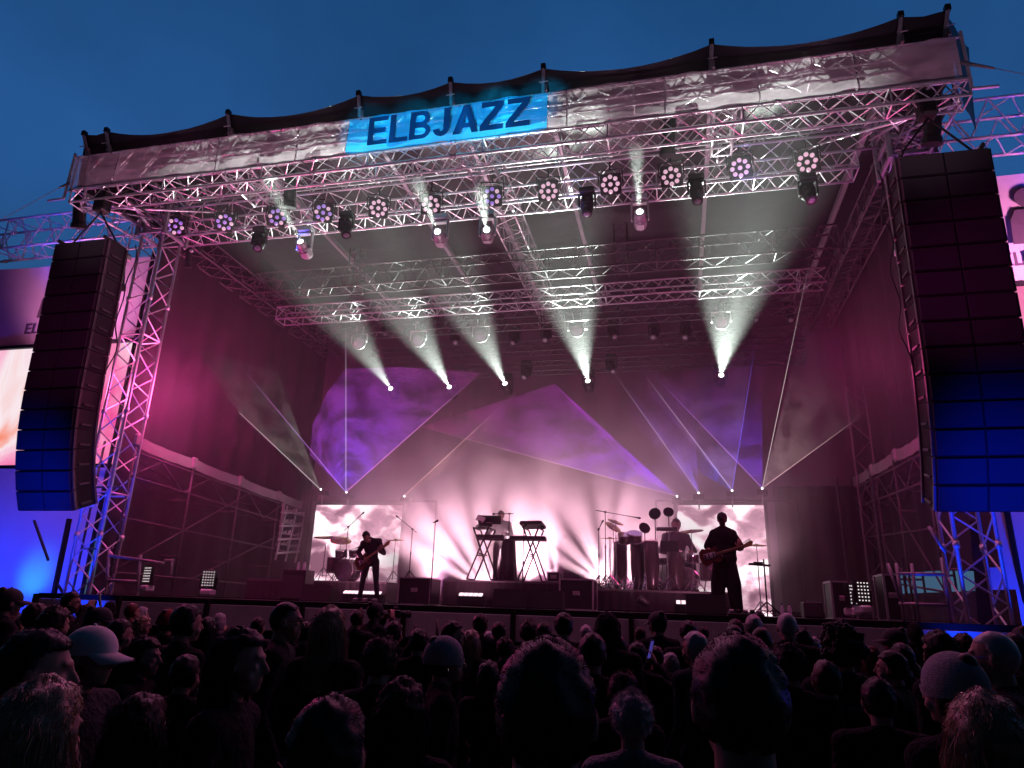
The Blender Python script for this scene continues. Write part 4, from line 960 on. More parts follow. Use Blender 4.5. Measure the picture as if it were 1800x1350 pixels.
def template(k):
    if k not in TPL:
        if k == 'stand': F = figure()
        elif k == 'arms': F = figure(el=[V((-.26, .02, 1.14)), V((.26, .02, 1.14))], wr=[V((-.06, .24, 1.16)), V((.08, .24, 1.1))], hR=tilt(6), palm=[V((0, -1, 0)), V((0, -1, 0))])
        elif k == 'slim': F = figure(bulk=.86, sh=[V((-.165, -.01, 1.41)), V((.165, -.01, 1.41))], el=[V((-.22, -.04, 1.13)), V((.22, -.04, 1.13))], wr=[V((-.2, .12, .92)), V((.2, .12, .92))])
        elif k == 'clap': F = figure(el=[V((-.25, .12, 1.3)), V((.25, .12, 1.3))], wr=[V((-.1, .28, 1.62)), V((.12, .28, 1.66))], hc=.15, palm=[V((1, 0, 0)), V((-1, 0, 0))], hd=[V((0, .1, 1)), V((0, .1, 1))])
        elif k == 'photo': F = figure(el=[V((-.3, .16, 1.32)), V((.3, .16, 1.32))], wr=[V((-.1, .2, 1.55)), V((.1, .2, 1.55))], palm=[V((1, 0, 0)), V((-1, 0, 0))], hd=[V((.3, .2, .6)), V((-.3, .2, .6))])
        F['top'] = remesh(F['top'], 'jacket', CL[0], .016, 3); F['bottom'] = remesh(F['bottom'], 'trousers', M_denim, .018, 3); F['shoe'] = remesh(F['shoe'], 'shoes', M_shoe, .014, 2)
        F['tops'] = {0: F['top']}; TPL[k] = F
    return TPL[k]
def top_mesh(F, ci):
    if ci not in F['tops']: m = F['top'].copy(); m.materials.clear(); m.materials.append(CL[ci]); F['tops'][ci] = m
    return F['tops'][ci]
HWID = dict(short=.172, bald=.155, fuzzy=.2, curly=.225, bun=.17, long=.205, cap_pale=.178, cap_dark=.178, beanie=.185, beanie_red=.185, hood_pale=.21, hood_dark=.21)
HTOP = dict(short=.13, bald=.122, fuzzy=.15, curly=.165, bun=.15, long=.14, cap_pale=.135, cap_dark=.135, beanie=.147, beanie_red=.147, hood_pale=.15, hood_dark=.15)
def crowd(u, vt, wpx, kind, colour, yaw, label, tpl='stand', ci=0, extra=None, pitch=0):
    dep = HWID[kind]*FPX/wpx; p = PD(u, vt, dep); F = template(tpl); hed = F['J']['hed']
    s = p.z/(hed.z+HTOP[kind])
    t = thing('person', label, 'person', (p.x, p.y, 0), 'people in the crowd'); t.rotation_euler = (0, 0, R_(yaw)); t.scale = (s, s, s)
    mobj('body', F['body'], t); mobj('jacket', top_mesh(F, ci), t)
    if dep < 7: mobj('trousers', F['bottom'], t); mobj('shoes', F['shoe'], t)
    hi = wpx > 60; R = F['J']['hR']
    if kind in HAIRK: mobj('hair', hair_mesh(kind, colour, hi), t, hed, R)
    else:
        mobj('hood' if 'hood' in kind else 'hat', hat_mesh(kind), t, hed, R)
        if 'hood' not in kind: mobj('hair', hair_mesh('short' if kind == 'cap_pale' else 'bun', colour, hi), t, hed-V((0, 0, .012)), R@Matrix.Scale(.93, 3))
    if extra == 'glasses': glasses(t, hed, R)
    if extra == 'blueglasses': glasses(t, hed, R, mat('blue glinting frame', (.05, .1, .9), .2))
    if extra == 'scarf': 
        b = MB(); b.lathe([(.08, -.03), (.1, 0), (.085, .05)], (0, -.01, 1.47), (0, 0, 1), 16); mobj('collar', b.mesh('collar', M_hood, True), t)
    return t
HAIRK = ('short', 'bald', 'fuzzy', 'curly', 'bun', 'long')
CROWD = [
 # u, vtop, width, kind, colour, yaw(deg, + = looking left), label, tpl, cloth, extra
 (20, 1033, 36, 'cap_dark', 'black', -30, 'head in a dark cap at the far left edge in front of the blue skirt', 'stand', 0, None),
 (16, 1049, 34, 'short', 'black', -70, 'dark haired head turned right just below the far left cap', 'stand', 0, None),
 (66, 1060, 40, 'short', 'brown', -20, 'short haired head under the blue light spot at the left', 'stand', 0, None),
 (101, 1062, 54, 'fuzzy', 'brown', -10, 'round fuzzy brown head left of the pale cap', 'stand', 1, None),
 (31, 1078, 32, 'short', 'black', 0, 'small dark head between the two far left heads and the fuzzy brown head', 'stand', 0, None),
 (127, 1040, 28, 'short', 'black', -60, 'person holding up a glinting phone before the left tower foot', 'photo', 0, 'phone'),
 (176, 1066, 42, 'cap_dark', 'black', -50, 'dark flat capped head at the left tower foot', 'stand', 0, None),
 (196, 1057, 24, 'hood_dark', 'black', 0, 'small black hooded head right of the left tower foot', 'stand', 0, None),
 (151, 1062, 26, 'short', 'black', 0, 'small dark head directly before the left tower foot', 'stand', 0, None),
 (234, 1060, 24, 'short', 'red', -20, 'small reddish head below the left rack of lamps', 'stand', 5, None),
 (252, 1066, 26, 'hood_pale', 'grey', -20, 'small pale hooded head touching the glasses wearer', 'slim', 4, None),
 (252, 1080, 32, 'fuzzy', 'blond', -60, 'light haired person with glasses right of the pale cap brim', 'slim', 1, 'glasses'),
 (213, 1088, 42, 'short', 'black', -30, 'black haired head hidden behind the pale cap crown', 'stand', 0, None),
 (298, 1070, 36, 'beanie_red', 'brown', 0, 'head in a dark red knitted beanie left of the tall dark head', 'stand', 3, None),
 (331, 1062, 50, 'short', 'black', -25, 'tall dark short haired head in front of the left fascia', 'stand', 0, None),
 (366, 1084, 40, 'long', 'black', 0, 'black long haired head right of the tall dark head', 'slim', 0, None),
 (388, 1077, 28, 'hood_pale', 'grey', 0, 'small pale hood above the long haired woman in profile', 'slim', 4, None),
 (392, 1096, 24, 'fuzzy', 'blond', 0, 'small fair curly head behind the woman in profile', 'slim', 1, None),
 (258, 1118, 66, 'long', 'brown', -75, 'long brown haired woman turned right below the pale cap brim', 'slim', 0, None),
 (165, 1098, 84, 'cap_pale', 'black', -80, 'person in a pale baseball cap with the brim pointing right', 'stand', 1, None),
 (72, 1105, 112, 'short', 'black', -55, 'large dark haired head left of the pale cap', 'stand', 0, None),
 (84, 1188, 178, 'long', 'blond', 0, 'biggest fair haired head in the lower left corner', 'slim', 4, None),
 (252, 1216, 130, 'long', 'brown', 0, 'large long brown haired head at the bottom left', 'slim', 0, None),
 (425, 1100, 104, 'long', 'black', -78, 'woman with long black hair in sharp profile to the right', 'slim', 0, None),
 (504, 1058, 46, 'bald', 'black', -70, 'bald man with glasses turned right near the left drum riser', 'stand', 0, 'glasses'),
 (583, 1064, 68, 'long', 'blond', -5, 'wavy fair long haired head below the leaning guitarist', 'slim', 0, 'scarf'),
 (629, 1072, 26, 'short', 'brown', 0, 'small head with hands raised clapping right of the wavy fair hair', 'clap', 1, None),
 (660, 1058, 26, 'cap_dark', 'black', -40, 'dark photographer in a cap standing at the stage lip below the guitarist', 'photo', 0, 'camera'),
 (694, 1091, 34, 'short', 'brown', -10, 'rim lit short haired head below the boxy cabinet', 'stand', 0, None),
 (672, 1112, 76, 'fuzzy', 'brown', 0, 'fuzzy haired head left of the beanie wearer with an earring', 'slim', 0, None),
 (737, 1104, 40, 'short', 'black', 10, 'black haired head under the raised hand', 'clap', 0, None),
 (783, 1116, 66, 'beanie', 'black', -65, 'person in a dark beanie turned right with an earring', 'slim', 0, 'earring'),
 (796, 1091, 38, 'short', 'brown', -70, 'head turned right behind the fair short haired woman', 'stand', 0, None),
 (829, 1106, 42, 'long', 'blond', -10, 'small fair straight haired head left of the biggest central head', 'slim', 1, None),
 (845, 1078, 30, 'short', 'brown', 0, 'rim lit upright head directly below the centre riser', 'stand', 1, None),
 (878, 1092, 30, 'short', 'brown', 20, 'round short haired head above the biggest central head', 'stand', 0, None),
 (888, 1117, 40, 'fuzzy', 'brown', 0, 'fuzzy head peeking out left over the biggest central head', 'slim', 0, None),
 (710, 1187, 112, 'long', 'black', 0, 'large long black haired head left below the hooded jacket', 'slim', 0, None),
 (584, 1220, 158, 'short', 'black', 0, 'very large black head at the bottom under the wavy fair hair', 'stand', 0, None),
 (929, 1087, 38, 'fuzzy', 'brown', 15, 'fluffy head above the biggest central head', 'slim', 0, None),
 (956, 1093, 32, 'short', 'brown', 0, 'plain head between the fluffy head and the upright oval head', 'stand', 0, None),
 (991, 1076, 36, 'short', 'black', 0, 'upright oval dark head in front of the black flight case', 'stand', 0, None),
 (961, 1119, 192, 'short', 'black', 0, 'biggest dark cropped head in the bottom centre', 'stand', 0, None),
 (1030, 1098, 24, 'short', 'grey', 0, 'small head between the oval head and the black hood', 'stand', 0, None),
 (1067, 1075, 52, 'hood_dark', 'black', 0, 'tall black hooded head in front of the percussion riser', 'stand', 0, None),
 (1041, 1112, 56, 'short', 'brown', 0, 'wide dark head right of the biggest central head', 'stand', 0, None),
 (1125, 1101, 24, 'short', 'brown', 0, 'small dim head left of the headset wearer', 'stand', 1, None),
 (1156, 1074, 32, 'cap_dark', 'black', 40, 'dark capped head at the lip below the drums', 'stand', 0, None),
 (1152, 1135, 36, 'short', 'black', 0, 'dim dark head below the capped head by the lip', 'stand', 0, None),
 (1178, 1146, 42, 'long', 'grey', 0, 'pale straight haired head left of the big smooth head', 'slim', 1, None),
 (1095, 1174, 74, 'fuzzy', 'brown', 0, 'brown fuzzy head behind the light grey tousled head', 'slim', 0, None),
 (1110, 1208, 96, 'fuzzy', 'grey', 10, 'light grey tousled head right of the biggest central head', 'slim', 4, None),
 (1209, 1090, 33, 'short', 'black', 0, 'plain dark head left of the standing guitarist feet', 'stand', 0, None),
 (1236, 1100, 22, 'short', 'black', 0, 'tiny dark head below the standing guitarist', 'stand', 0, None),
 (1222, 1110, 46, 'short', 'grey', 50, 'grey haired head turned left with glasses above the big smooth head', 'stand', 1, 'glasses'),
 (1294, 1112, 176, 'short', 'black', 5, 'second biggest dark head, right of centre at the bottom', 'stand', 0, None),
 (1292, 1088, 31, 'short', 'brown', 0, 'dim head below the pedal board', 'stand', 0, None),
 (1290, 1098, 32, 'bald', 'black', 0, 'bare headed person just over the second biggest head', 'stand', 0, None),
 (1324, 1080, 31, 'short', 'grey', 0, 'grey haired head left of the small stand tripod', 'stand', 1, None),
 (1337, 1102, 38, 'bald', 'black', -20, 'shiny bald head below the small stand tripod', 'stand', 0, None),
 (1382, 1077, 34, 'bald', 'grey', 0, 'pinkish bald head in front of the water bottles', 'stand', 0, None),
 (1407, 1100, 42, 'fuzzy', 'black', 10, 'black fuzzy head below the water bottles', 'stand', 0, None),
 (1427, 1118, 38, 'long', 'grey', 0, 'white haired head left of the afro', 'slim', 1, None),
 (1475, 1094, 74, 'curly', 'black', 15, 'head with a black afro in the middle of the right crowd', 'stand', 0, None),
 (1383, 1124, 70, 'fuzzy', 'black', 0, 'dark shaggy head between the second biggest head and the afro', 'stand', 0, None),
 (1530, 1134, 42, 'long', 'red', 0, 'reddish long haired head right of the afro', 'slim', 0, None),
 (1566, 1143, 50, 'short', 'black', 65, 'dark haired person with glasses turned left in the right crowd', 'stand', 0, 'glasses'),
 (1597, 1160, 44, 'short', 'red', 40, 'auburn head left of the grey beanie', 'stand', 5, None),
 (1572, 1103, 36, 'cap_dark', 'black', 75, 'person in a dark baseball cap with the brim to the left', 'stand', 0, None),
 (1583, 1130, 46, 'short', 'black', 0, 'dark head between the dark cap and the grey beanie', 'stand', 0, None),
 (1606, 1094, 28, 'hood_dark', 'black', 0, 'dim hooded head before the right scaffold ladder', 'stand', 0, None),
 (1648, 1106, 64, 'long', 'black', 30, 'dark long haired head with pink rim above the grey beanie', 'slim', 0, None),
 (1691, 1111, 44, 'fuzzy', 'brown', 20, 'brown head between the dark long hair and the shaved head', 'stand', 0, None),
 (1744, 1110, 64, 'bald', 'grey', 70, 'shaved head with blue glinting glasses looking left at the right edge', 'stand', 0, 'blueglasses'),
 (1782, 1112, 42, 'short', 'black', 20, 'dark head right behind the shaved head', 'stand', 0, None),
 (1794, 1101, 34, 'cap_dark', 'black', 0, 'topmost dark capped head at the right picture edge', 'stand', 0, None),
 (1668, 1143, 102, 'beanie', 'brown', 35, 'large head in a grey knitted beanie at the right', 'stand', 0, None),
 (1778, 1174, 64, 'hood_dark', 'black', 0, 'black hooded head at the right edge under the shaved head', 'stand', 0, None),
 (1722, 1210, 150, 'long', 'blond', 0, 'large fair long haired head in the lower right corner', 'slim', 0, None),
 (8, 1112, 34, 'beanie_red', 'brown', -10, 'dark red beanie at the far left edge', 'stand', 5, None),
 (540, 1092, 34, 'short', 'black', -10, 'dark head between the bald man and the wavy fair hair', 'stand', 0, None),
 (455, 1085, 28, 'short', 'brown', 0, 'small dim head behind the woman in profile, near the bald man', 'stand', 1, None),
 (1120, 1128, 40, 'short', 'black', -20, 'dark person holding a small phone with a violet screen', 'photo', 0, 'bluephone'),
 (1450, 1160, 60, 'short', 'brown', 0, 'dim brown head below the afro', 'stand', 0, None),
 (1540, 1190, 70, 'short', 'black', 0, 'dim dark head below the turned glasses wearer', 'stand', 0, None),
 (330, 1150, 60, 'short', 'black', 0, 'dim dark head between the two long haired women', 'stand', 0, None),
 (860, 1160, 58, 'long', 'black', 0, 'dim long haired head left behind the biggest central head', 'slim', 0, None),
]
M_phone = emis('phone screen', (.2, .15, 1), .25)
for r in CROWD:
    u, vt, wp, kd, cl, yw, lb, tp, ci, ex = r
    t = crowd(u, vt, wp, kd, cl, yw, lb, tp, ci, ex if ex in ('glasses', 'blueglasses', 'scarf') else None)
    s = t.scale.x
    if ex in ('phone', 'bluephone', 'camera'):
        loc = Matrix.Rotation(R_(yw), 3, 'Z')@(V((0, .3, 1.68 if ex != 'camera' else 1.62))*s)+V(t.location)
        if ex == 'camera':
            q = thing('camera', 'black camera held up by the photographer at the stage lip', 'camera', loc); q.rotation_euler = (0, 0, R_(yw))
            MB().box((0, 0, 0), (.15, .07, .1), None, .012).build('housing', M_blk, q); MB().lathe([(.035, .03), (.04, .1), (.045, .2), (.03, .2)], (0, 0, 0), (0, 1, 0), 14).build('lens', M_blk, q, True); MB().box((0, 0, .065), (.05, .05, .04), None, .01).build('viewfinder', M_blk, q)
        else:
            q = thing('phone', 'violet glowing phone held up in the crowd under the drums' if ex == 'bluephone' else 'phone held up before the left tower foot', 'phone', loc); q.rotation_euler = (R_(15), 0, R_(yw if ex == 'phone' else 74))
            MB().box((0, 0, 0), (.075, .009, .15), None, .004).build('case', M_blk, q); MB().box((0, -.0065, 0), (.066, .003, .13)).build('display', M_phone if ex == 'bluephone' else M_dark, q)
    if ex == 'earring':
        mobj('earring', MB().lathe([(.016, -.002), (.018, 0), (.016, .002)], (0, 0, 0), (0, 1, 0), 14).mesh('earring', M_chrome), t, template(tp)['J']['hed']+V((.084, 0, -.04)))
# fill the gaps further back with more distant heads
rnd = random.Random(5); nf = 0
FILLK = [('short', 'black'), ('short', 'brown'), ('fuzzy', 'brown'), ('long', 'brown'), ('bald', 'black'), ('short', 'grey'), ('long', 'black'), ('hood_dark', 'black')]
taken = [(r[0], r[1], r[2]) for r in CROWD]
names = {'short': 'short haired', 'fuzzy': 'fuzzy', 'long': 'long haired', 'bald': 'bare shaved', 'hood_dark': 'hooded'}
fills = []
for k in range(400):
    u = rnd.uniform(20, 1780); w_ = rnd.uniform(22, 34); v = 1062+.03*u + rnd.uniform(16, 42)
    if all(abs(u-a) > (w_+c)*.42 for a, b_, c in taken) or (len(fills) < 34 and all(math.hypot(u-a, v-b_) > (w_+c)*.45 for a, b_, c in taken)):
        kd, cl = FILLK[len(fills) % len(FILLK)]; fills.append((u, v, w_, kd, cl)); taken.append((u, v, w_))
    if len(fills) >= 34: break
fills.sort()
for k, (u, v, w_, kd, cl) in enumerate(fills):
    near = min(CROWD, key=lambda r: abs(r[0]-u)+.3*abs(r[1]-v)); short = ' '.join(near[6].split()[:6])
    crowd(u, v, w_, kd, cl, rnd.uniform(-30, 30), 'dim %s %s head %s the %s' % (cl if kd != 'hood_dark' else 'black', names[kd], 'left of' if u < near[0] else 'right of', short), rnd.choice(['stand', 'slim', 'arms']), rnd.choice([0, 0, 1, 2, 3]))
# ------------------------------------------------------------------ band: platforms and boxes
def boxthing(name, label, cat, x0, x1, y0, y1, z0, z1, m, detail='case', group=None):
    t = thing(name, label, cat, ((x0+x1)/2, (y0+y1)/2, z0), group); W, D, H = x1-x0, y1-y0, z1-z0
    MB().box((0, 0, H/2), (W, D, H), None, .012).build('panel', m, t)
    if detail == 'case':
        e = MB()
        for sx in (-1, 1):
            for sy in (-1, 1): e.box((sx*W/2, sy*D/2, H/2), (.035, .035, H+.004))
        for z in (.01, H-.0): 
            for sy in (-1, 1): e.box((0, sy*D/2, z), (W, .03, .03)); e.box((sy*W/2, 0, z), (.03, D, .03))
        e.build('edging', M_alud, t)
        h = MB(); h.box((0, -D/2-.012, H*.55), (.16, .02, .09), None, .008); h.build('handle', M_steel, t)
    elif detail == 'riser':
        f = MB(); f.sheet(lambda a, b: (-W/2+W*a, -D/2-.02+.012*math.sin(a*W*30), b*(H-.05)), int(W*30), 2); f.build('skirt', M_drape, t, True)
        l_ = MB()
        for sx in (-1, 1):
            for sy in (-1, 1): l_.box((sx*(W/2-.05), sy*(D/2-.05), H/2-.05), (.06, .06, H-.1))
        l_.build('leg', M_alud, t)
    elif detail == 'amp':
        g_ = MB(); g_.box((0, -D/2-.008, H*.45), (W*.9, .015, H*.75), None, .006); g_.build('grille', M_grille, t)
        k = MB()
        for i in range(6): k.lathe([(.012, 0), (.01, .02)], (-W*.36+i*W*.13, -D/2-.002, H*.92), (0, -1, 0), 8)
        k.build('knob', M_chrome, t)
    return t
zD = DECK
Lr = boxthing('drum_riser', 'low black riser under the left drum kit', 'riser', -11.3, -7.3, 17.2, 19.8, zD, 2.15, M_deck, 'riser')
Cr = boxthing('keyboard_riser', 'long black riser under the two keyboard stands', 'riser', P(780, 1020, 17.2).x, P(1000, 1020, 17.2).x, 17.2, 20.0, zD, 2.25, M_deck, 'riser')
Rr = boxthing('drum_riser', 'wide black riser under the percussion and right drums', 'riser', P(1035, 1030, 17.2).x, P(1195, 1040, 17.2).x+1.2, 17.2, 20.0, zD, 2.12, M_deck, 'riser')
p, q = P(702, 1015, 15.8), P(758, 1015, 15.8); boxthing('flight_case', 'boxy dark cabinet left of the centre microphone stand', 'case', p.x, q.x, 15.8, 16.5, zD, p.z, M_blk)
p, q = P(984, 1018, 16.2), P(1042, 1018, 16.2); boxthing('flight_case', 'black flight case between keyboards and percussion', 'case', p.x, q.x, 16.2, 17.0, zD, p.z, M_blk)
p, q = P(965, 1008, 17.6), P(986, 1008, 17.6); boxthing('flight_case', 'small box on the right end of the keyboard riser', 'case', p.x, q.x, 17.4, 17.8, 2.25, p.z+.02, M_blk)
p, q = P(498, 1001, 15.5), P(538, 1001, 15.5); boxthing('amplifier', 'dark guitar amplifier with two bottles on top, left of the drum kit', 'amplifier', p.x, q.x, 15.5, 15.95, zD, p.z, M_blk, 'amp'); zA = p.z
p, q = P(1460, 1022, 14.6), P(1500, 1022, 14.6); boxthing('equipment_rack', 'tall black equipment rack at the right stage edge', 'rack', p.x, q.x, 14.6, 15.3, zD, p.z, M_blk)
p, q = P(1412, 1058, 14.8), P(1446, 1058, 14.8); boxthing('amplifier', 'small amplifier in the dark right of the bottles', 'amplifier', p.x, q.x, 14.8, 15.2, zD, p.z, M_blk, 'amp')
p, q = P(1552, 1010, 13.4), P(1580, 1010, 13.4); boxthing('flight_case', 'tall dark case next to the right scaffold ladder', 'case', p.x, q.x, 13.4, 14.0, zD, p.z, M_blk)
# wedge monitors with a lit strip or none
def wedge(u, Y, label, W=.7, lit=False):
    p = P(u, 1060, Y); t = thing('floor_monitor', label, 'monitor', (p.x, Y, zD), 'wedge monitors on the deck')
    pr = MB(); pr.prism([(0, 0), (.5, 0), (.42, .3), (.12, .36)], (-W/2, -.25, 0), (0, 1, 0), (0, 0, 1), W); pr.build('housing', M_blk, t)
    g_ = MB(); d = V((0, .08-.42, 0)); g_.add([(-W/2+.04, -.135, .36), (W/2-.04, -.135, .36), (W/2-.04, .16, .315), (-W/2+.04, .16, .315)], [(0, 1, 2, 3)]); g_.build('grille', M_grille, t)
    return t
for u, Y, lb in ((560, 14.6, 'black wedge monitor at the feet of the leaning guitarist'), (900, 14.2, 'black wedge monitor in the middle of the stage front'), (960, 14.3, 'black wedge monitor in front of the black flight case'), (1240, 13.7, 'black wedge monitor left of the standing guitarist')): wedge(u, Y, lb)
M_strip = emis('lit strip lamp', (1, .7, .8), 1.6)
for (u0, u1, v, Y, pw, lb) in ((606, 672, 1042, 16.6, 60, 'long lit strip lamp behind the leaning guitarist feet'), (808, 850, 1046, 16.4, 70, 'short lit strip lamp before the centre riser'), (1188, 1252, 1060, 15.6, 90, 'lit strip lamp left of the standing guitarist feet')):
    p, q = P(u0, v, Y), P(u1, v, Y); t = thing('strip_light', lb, 'strip light', ((p.x+q.x)/2, Y, zD), 'lit strip lamps on the deck'); W = q.x-p.x
    h = max(.12, p.z-zD)
    MB().box((0, 0, h/2), (W+.06, .16, h), None, .01).build('housing', M_blk, t)
    lz = MB(); nn = int(W/.1)
    for i in range(nn): lz.box((-W/2+W*(i+.5)/nn, -.06, h+.02), (W/nn*.8, .1, .035), Matrix.Rotation(R_(25), 3, 'X'))
    lz.build('lens', M_strip, t)
    area('strip_lamp', (p.x+W/2, Y-.02, zD+h+.06), (p.x+W/2-.6, Y+.6, zD+2.5), pw*.5, PINK, W, .08)
A = P(1128, 1055, 16.3); t = thing('par_light', 'small round floor lamp throwing light up left from the percussion riser front', 'stage light', A)
MB().lathe([(.07, -.16), (.09, -.1), (.09, .06), (.1, .07)], (0, 0, 0), (-.7, -.2, .5), 12).build('housing', M_blk, t, True); MB().lathe([(.08, .05), (0, .06)], (0, 0, 0), (-.7, -.2, .5), 12).build('lens', M_strip, t)
MB().box((0, 0, -.13), (.12, .12, .06)).build('stand', M_blk, t)
spot('par_lamp', A+V((-.08, -.03, .06)), A+V((-3, -.4, 2.0)), 260, (1, .7, .8), 34, .4, .04)
# led blinder panels
M_pix = emis('blinder pixel', (1, .88, .9), .9)
for u, v, Y, yw, nx_, ny_, lb in ((258, 1010, 13.9, -25, 5, 6, 'left outer LED dot blinder slanting beside the tower'), (366, 1017, 14.2, 0, 5, 6, 'LED dot blinder further right on the left wing'), (1518, 1040, 13.5, 30, 4, 6, 'LED dot blinder on the right wing of the stage'), (1500, 1045, 13.9, 55, 4, 6, 'dim LED dot blinder behind the right one')):
    A = P(u, v, Y); t = thing('led_blinder', lb, 'stage light', A, 'dotted LED blinders'); t.rotation_euler = (0, 0, R_(yw)); s = .0132*Y/14
    W = nx_*.066; H = ny_*.058
    MB().box((0, .05, 0), (W+.04, .08, H+.04), None, .01).build('housing', M_blk, t)
    d_ = MB()
    for i in range(nx_):
        for j in range(ny_): d_.box((-W/2+W*(i+.5)/nx_, .002, -H/2+H*(j+.5)/ny_), (.026, .012, .022), None, .004)
    d_.build('pixel_grid', M_pix, t)
    MB().box((0, .06, -H/2-.12), (W*.95, .2, .14), None, .03).build('base', M_ivory, t)
    y = MB()
    for sx in (-1, 1): y.box((sx*(W/2+.04), .05, -.1), (.03, .05, H*.7))
    y.box((0, .1, -.1-H*.34), (W+.1, .03, .03))
    y.build('yoke', M_blk, t)
# ------------------------------------------------------------------ stands
def tripod(mb, z, r=.32, n=3, ph=0.3, h=.35):
    for k in range(n):
        a = ph+2*PI*k/n; mb.tube((0, 0, h), (r*math.cos(a), r*math.sin(a), .015), .012, 6); mb.tube((0, 0, h*.35), (r*.55*math.cos(a), r*.55*math.sin(a), h*.42), .008, 5)
def mic_stand(base, H, label, boom=None, rnd_base=False, group='microphone stands'):
    t = thing('mic_stand', label, 'microphone stand', base, group)
    s = MB()
    if rnd_base: s.lathe([(.15, 0), (.15, .015), (.03, .03)], (0, 0, 0), (0, 0, 1), 16)
    else: tripod(s, 0)
    s.build('base', M_blk, t); MB().tube((0, 0, .02), (0, 0, H*.55), .014, 8).tube((0, 0, H*.5), (0, 0, H), .01, 8).lathe([(.02, 0), (.02, .08)], (0, 0, H*.52), (0, 0, 1), 8).build('pole', M_blk, t)
    tip = V((0, 0, H))
    if boom: 
        b = V(boom); MB().tube(tip-b*.3, tip+b, .009, 6).lathe([(.022, -.03), (.022, .03)], tip, (1, 0, 0), 8).build('boom_arm', M_blk, t); tip = tip+b; d = b.normalized()
    else: d = V((.3, .6, .3)).normalized()
    m = MB(); m.lathe([(.01, -.08), (.014, 0), (.022, .03), (.027, .06), (.02, .085), (.0, .09)], tip, d, 10); m.build('microphone', M_blk, t, True)
    return t
def standpx(u, vb, vt, Y, z0, **k):
    b = P(u, vb, Y); top = P(u, vt, Y); return (b.x, Y, z0), top.z-z0
b, H = standpx(756, 1060, 917, 14.6, zD); mic_stand(b, H, 'tall straight microphone stand in front of the dark cabinet', None, True)
b, H = standpx(918, 1050, 925, 14.8, zD); mic_stand(b, H, 'thin straight microphone stand before the right keyboards', None, True)
b, H = standpx(892, 1012, 903, 18.0, 2.25); mic_stand(b, H, 'microphone stand with short boom between the two keyboard stands', (-.35, -.1, -.02))
b, H = standpx(603, 1018, 926, 17.6, 2.15); mic_stand(b, H, 'boom microphone stand over the left drum kit, arm to the right', (.36, 0, .34))
b, H = standpx(719, 1012, 930, 18.4, 2.15); mic_stand(b, H, 'boom microphone stand right of the left screen, arm to the left', (-.45, 0, .32))
b, H = standpx(1065, 1030, 900, 17.8, 2.12); mic_stand(b, H, 'tall boom microphone stand left of the congas, arm to the right', (.8, 0, -.14))
b, H = standpx(1053, 1030, 930, 17.9, 2.12); mic_stand(b, H, 'short slanting microphone stand at the left edge of the congas', (.08, 0, .15))
# cymbals
def cymbal(base, H, label, dia=.42, tiltv=(.1, -.2, 1), rod=None, group='cymbals on stands'):
    t = thing('cymbal_stand', label, 'cymbal', base, group); s = MB(); tripod(s, 0, .3); s.build('base', M_chrome, t)
    tp_ = V((0, 0, H)) if not rod else V((rod[0], rod[1], H)); s = MB().tube((0, 0, .1), (0, 0, H*.8), .013, 8).tube((0, 0, H*.78), tp_, .009, 6); s.build('pole', M_chrome, t)
    r = dia/2; MB().lathe([(.0, .03), (.03, .028), (.05, .01), (r*.6, .002), (r, -.012), (r, -.014), (r*.6, -.001), (.0, .01)], tp_, tiltv, 28).build('cymbal_disc', M_brass, t, True)
    return t
for u, vb, vt, Y, z0, d, tl, lb in ((566, 1018, 944, 17.5, 2.15, .95, (.05, -.18, 1), 'large ride cymbal left of the leaning guitarist'), (592, 1018, 950, 18.4, 2.15, .6, (.2, -.4, 1), 'cymbal tilted behind the leaning guitarist elbow'), (625, 1018, 962, 18.2, 2.15, .55, (-.2, -.3, 1), 'low hi-hat cymbal at the leaning guitarist waist'), (690, 1014, 949, 18.6, 2.15, .5, (0, -.15, 1), 'pale cymbal right of the leaning guitarist'),
                                (1073, 1030, 946, 17.7, 2.12, .52, (0, -.1, 1), 'flat cymbal at the left end of the congas'), (1084, 1030, 917, 17.9, 2.12, .42, (.4, -.3, 1), 'tilted splash cymbal over the left conga'), (1080, 1030, 926, 18.3, 2.12, .45, (.7, -.5, 1), 'steeply tilted cymbal above the small toms'), (1220, 1040, 933, 17.6, 2.12, .6, (-.1, -.25, 1), 'large crash cymbal left of the standing guitarist'), (1336, 1045, 958, 18.6, 1.62, .5, (0, -.2, 1), 'pale cymbal right of the standing guitarist')):
    b, H = standpx(u, vb, vt, Y, z0); cymbal(b, H, lb, d, tl, (.15, 0) if d > .8 else None)
def drum(mb_parent, name, c, r, h, axis=(0, 0, 1), m=None, lug=8):
    axis = V(axis).normalized(); o = MB().lathe([(r, 0), (r, h)], c, axis, 28).build(name, m or M_shell, mb_parent, True)
    MB().lathe([(r*.98, h+.006), (0, h+.008)], c, axis, 28).build('drum_head', M_head, o)
    k = MB().lathe([(r+.004, h-.02), (r+.014, h-.015), (r+.014, h+.012), (r+.002, h+.012)], c, axis, 28).lathe([(r+.004, 0), (r+.012, .005), (r+.012, .03), (r+.004, .03)], c, axis, 28)
    a = axis.orthogonal().normalized(); b_ = axis.cross(a)
    for i in range(lug): d = a*math.cos(2*PI*i/lug)+b_*math.sin(2*PI*i/lug); k.tube(V(c)+d*(r+.014)+axis*.02, V(c)+d*(r+.014)+axis*(h-.01), .006, 5)
    k.build('hoop', M_chrome, o); return o
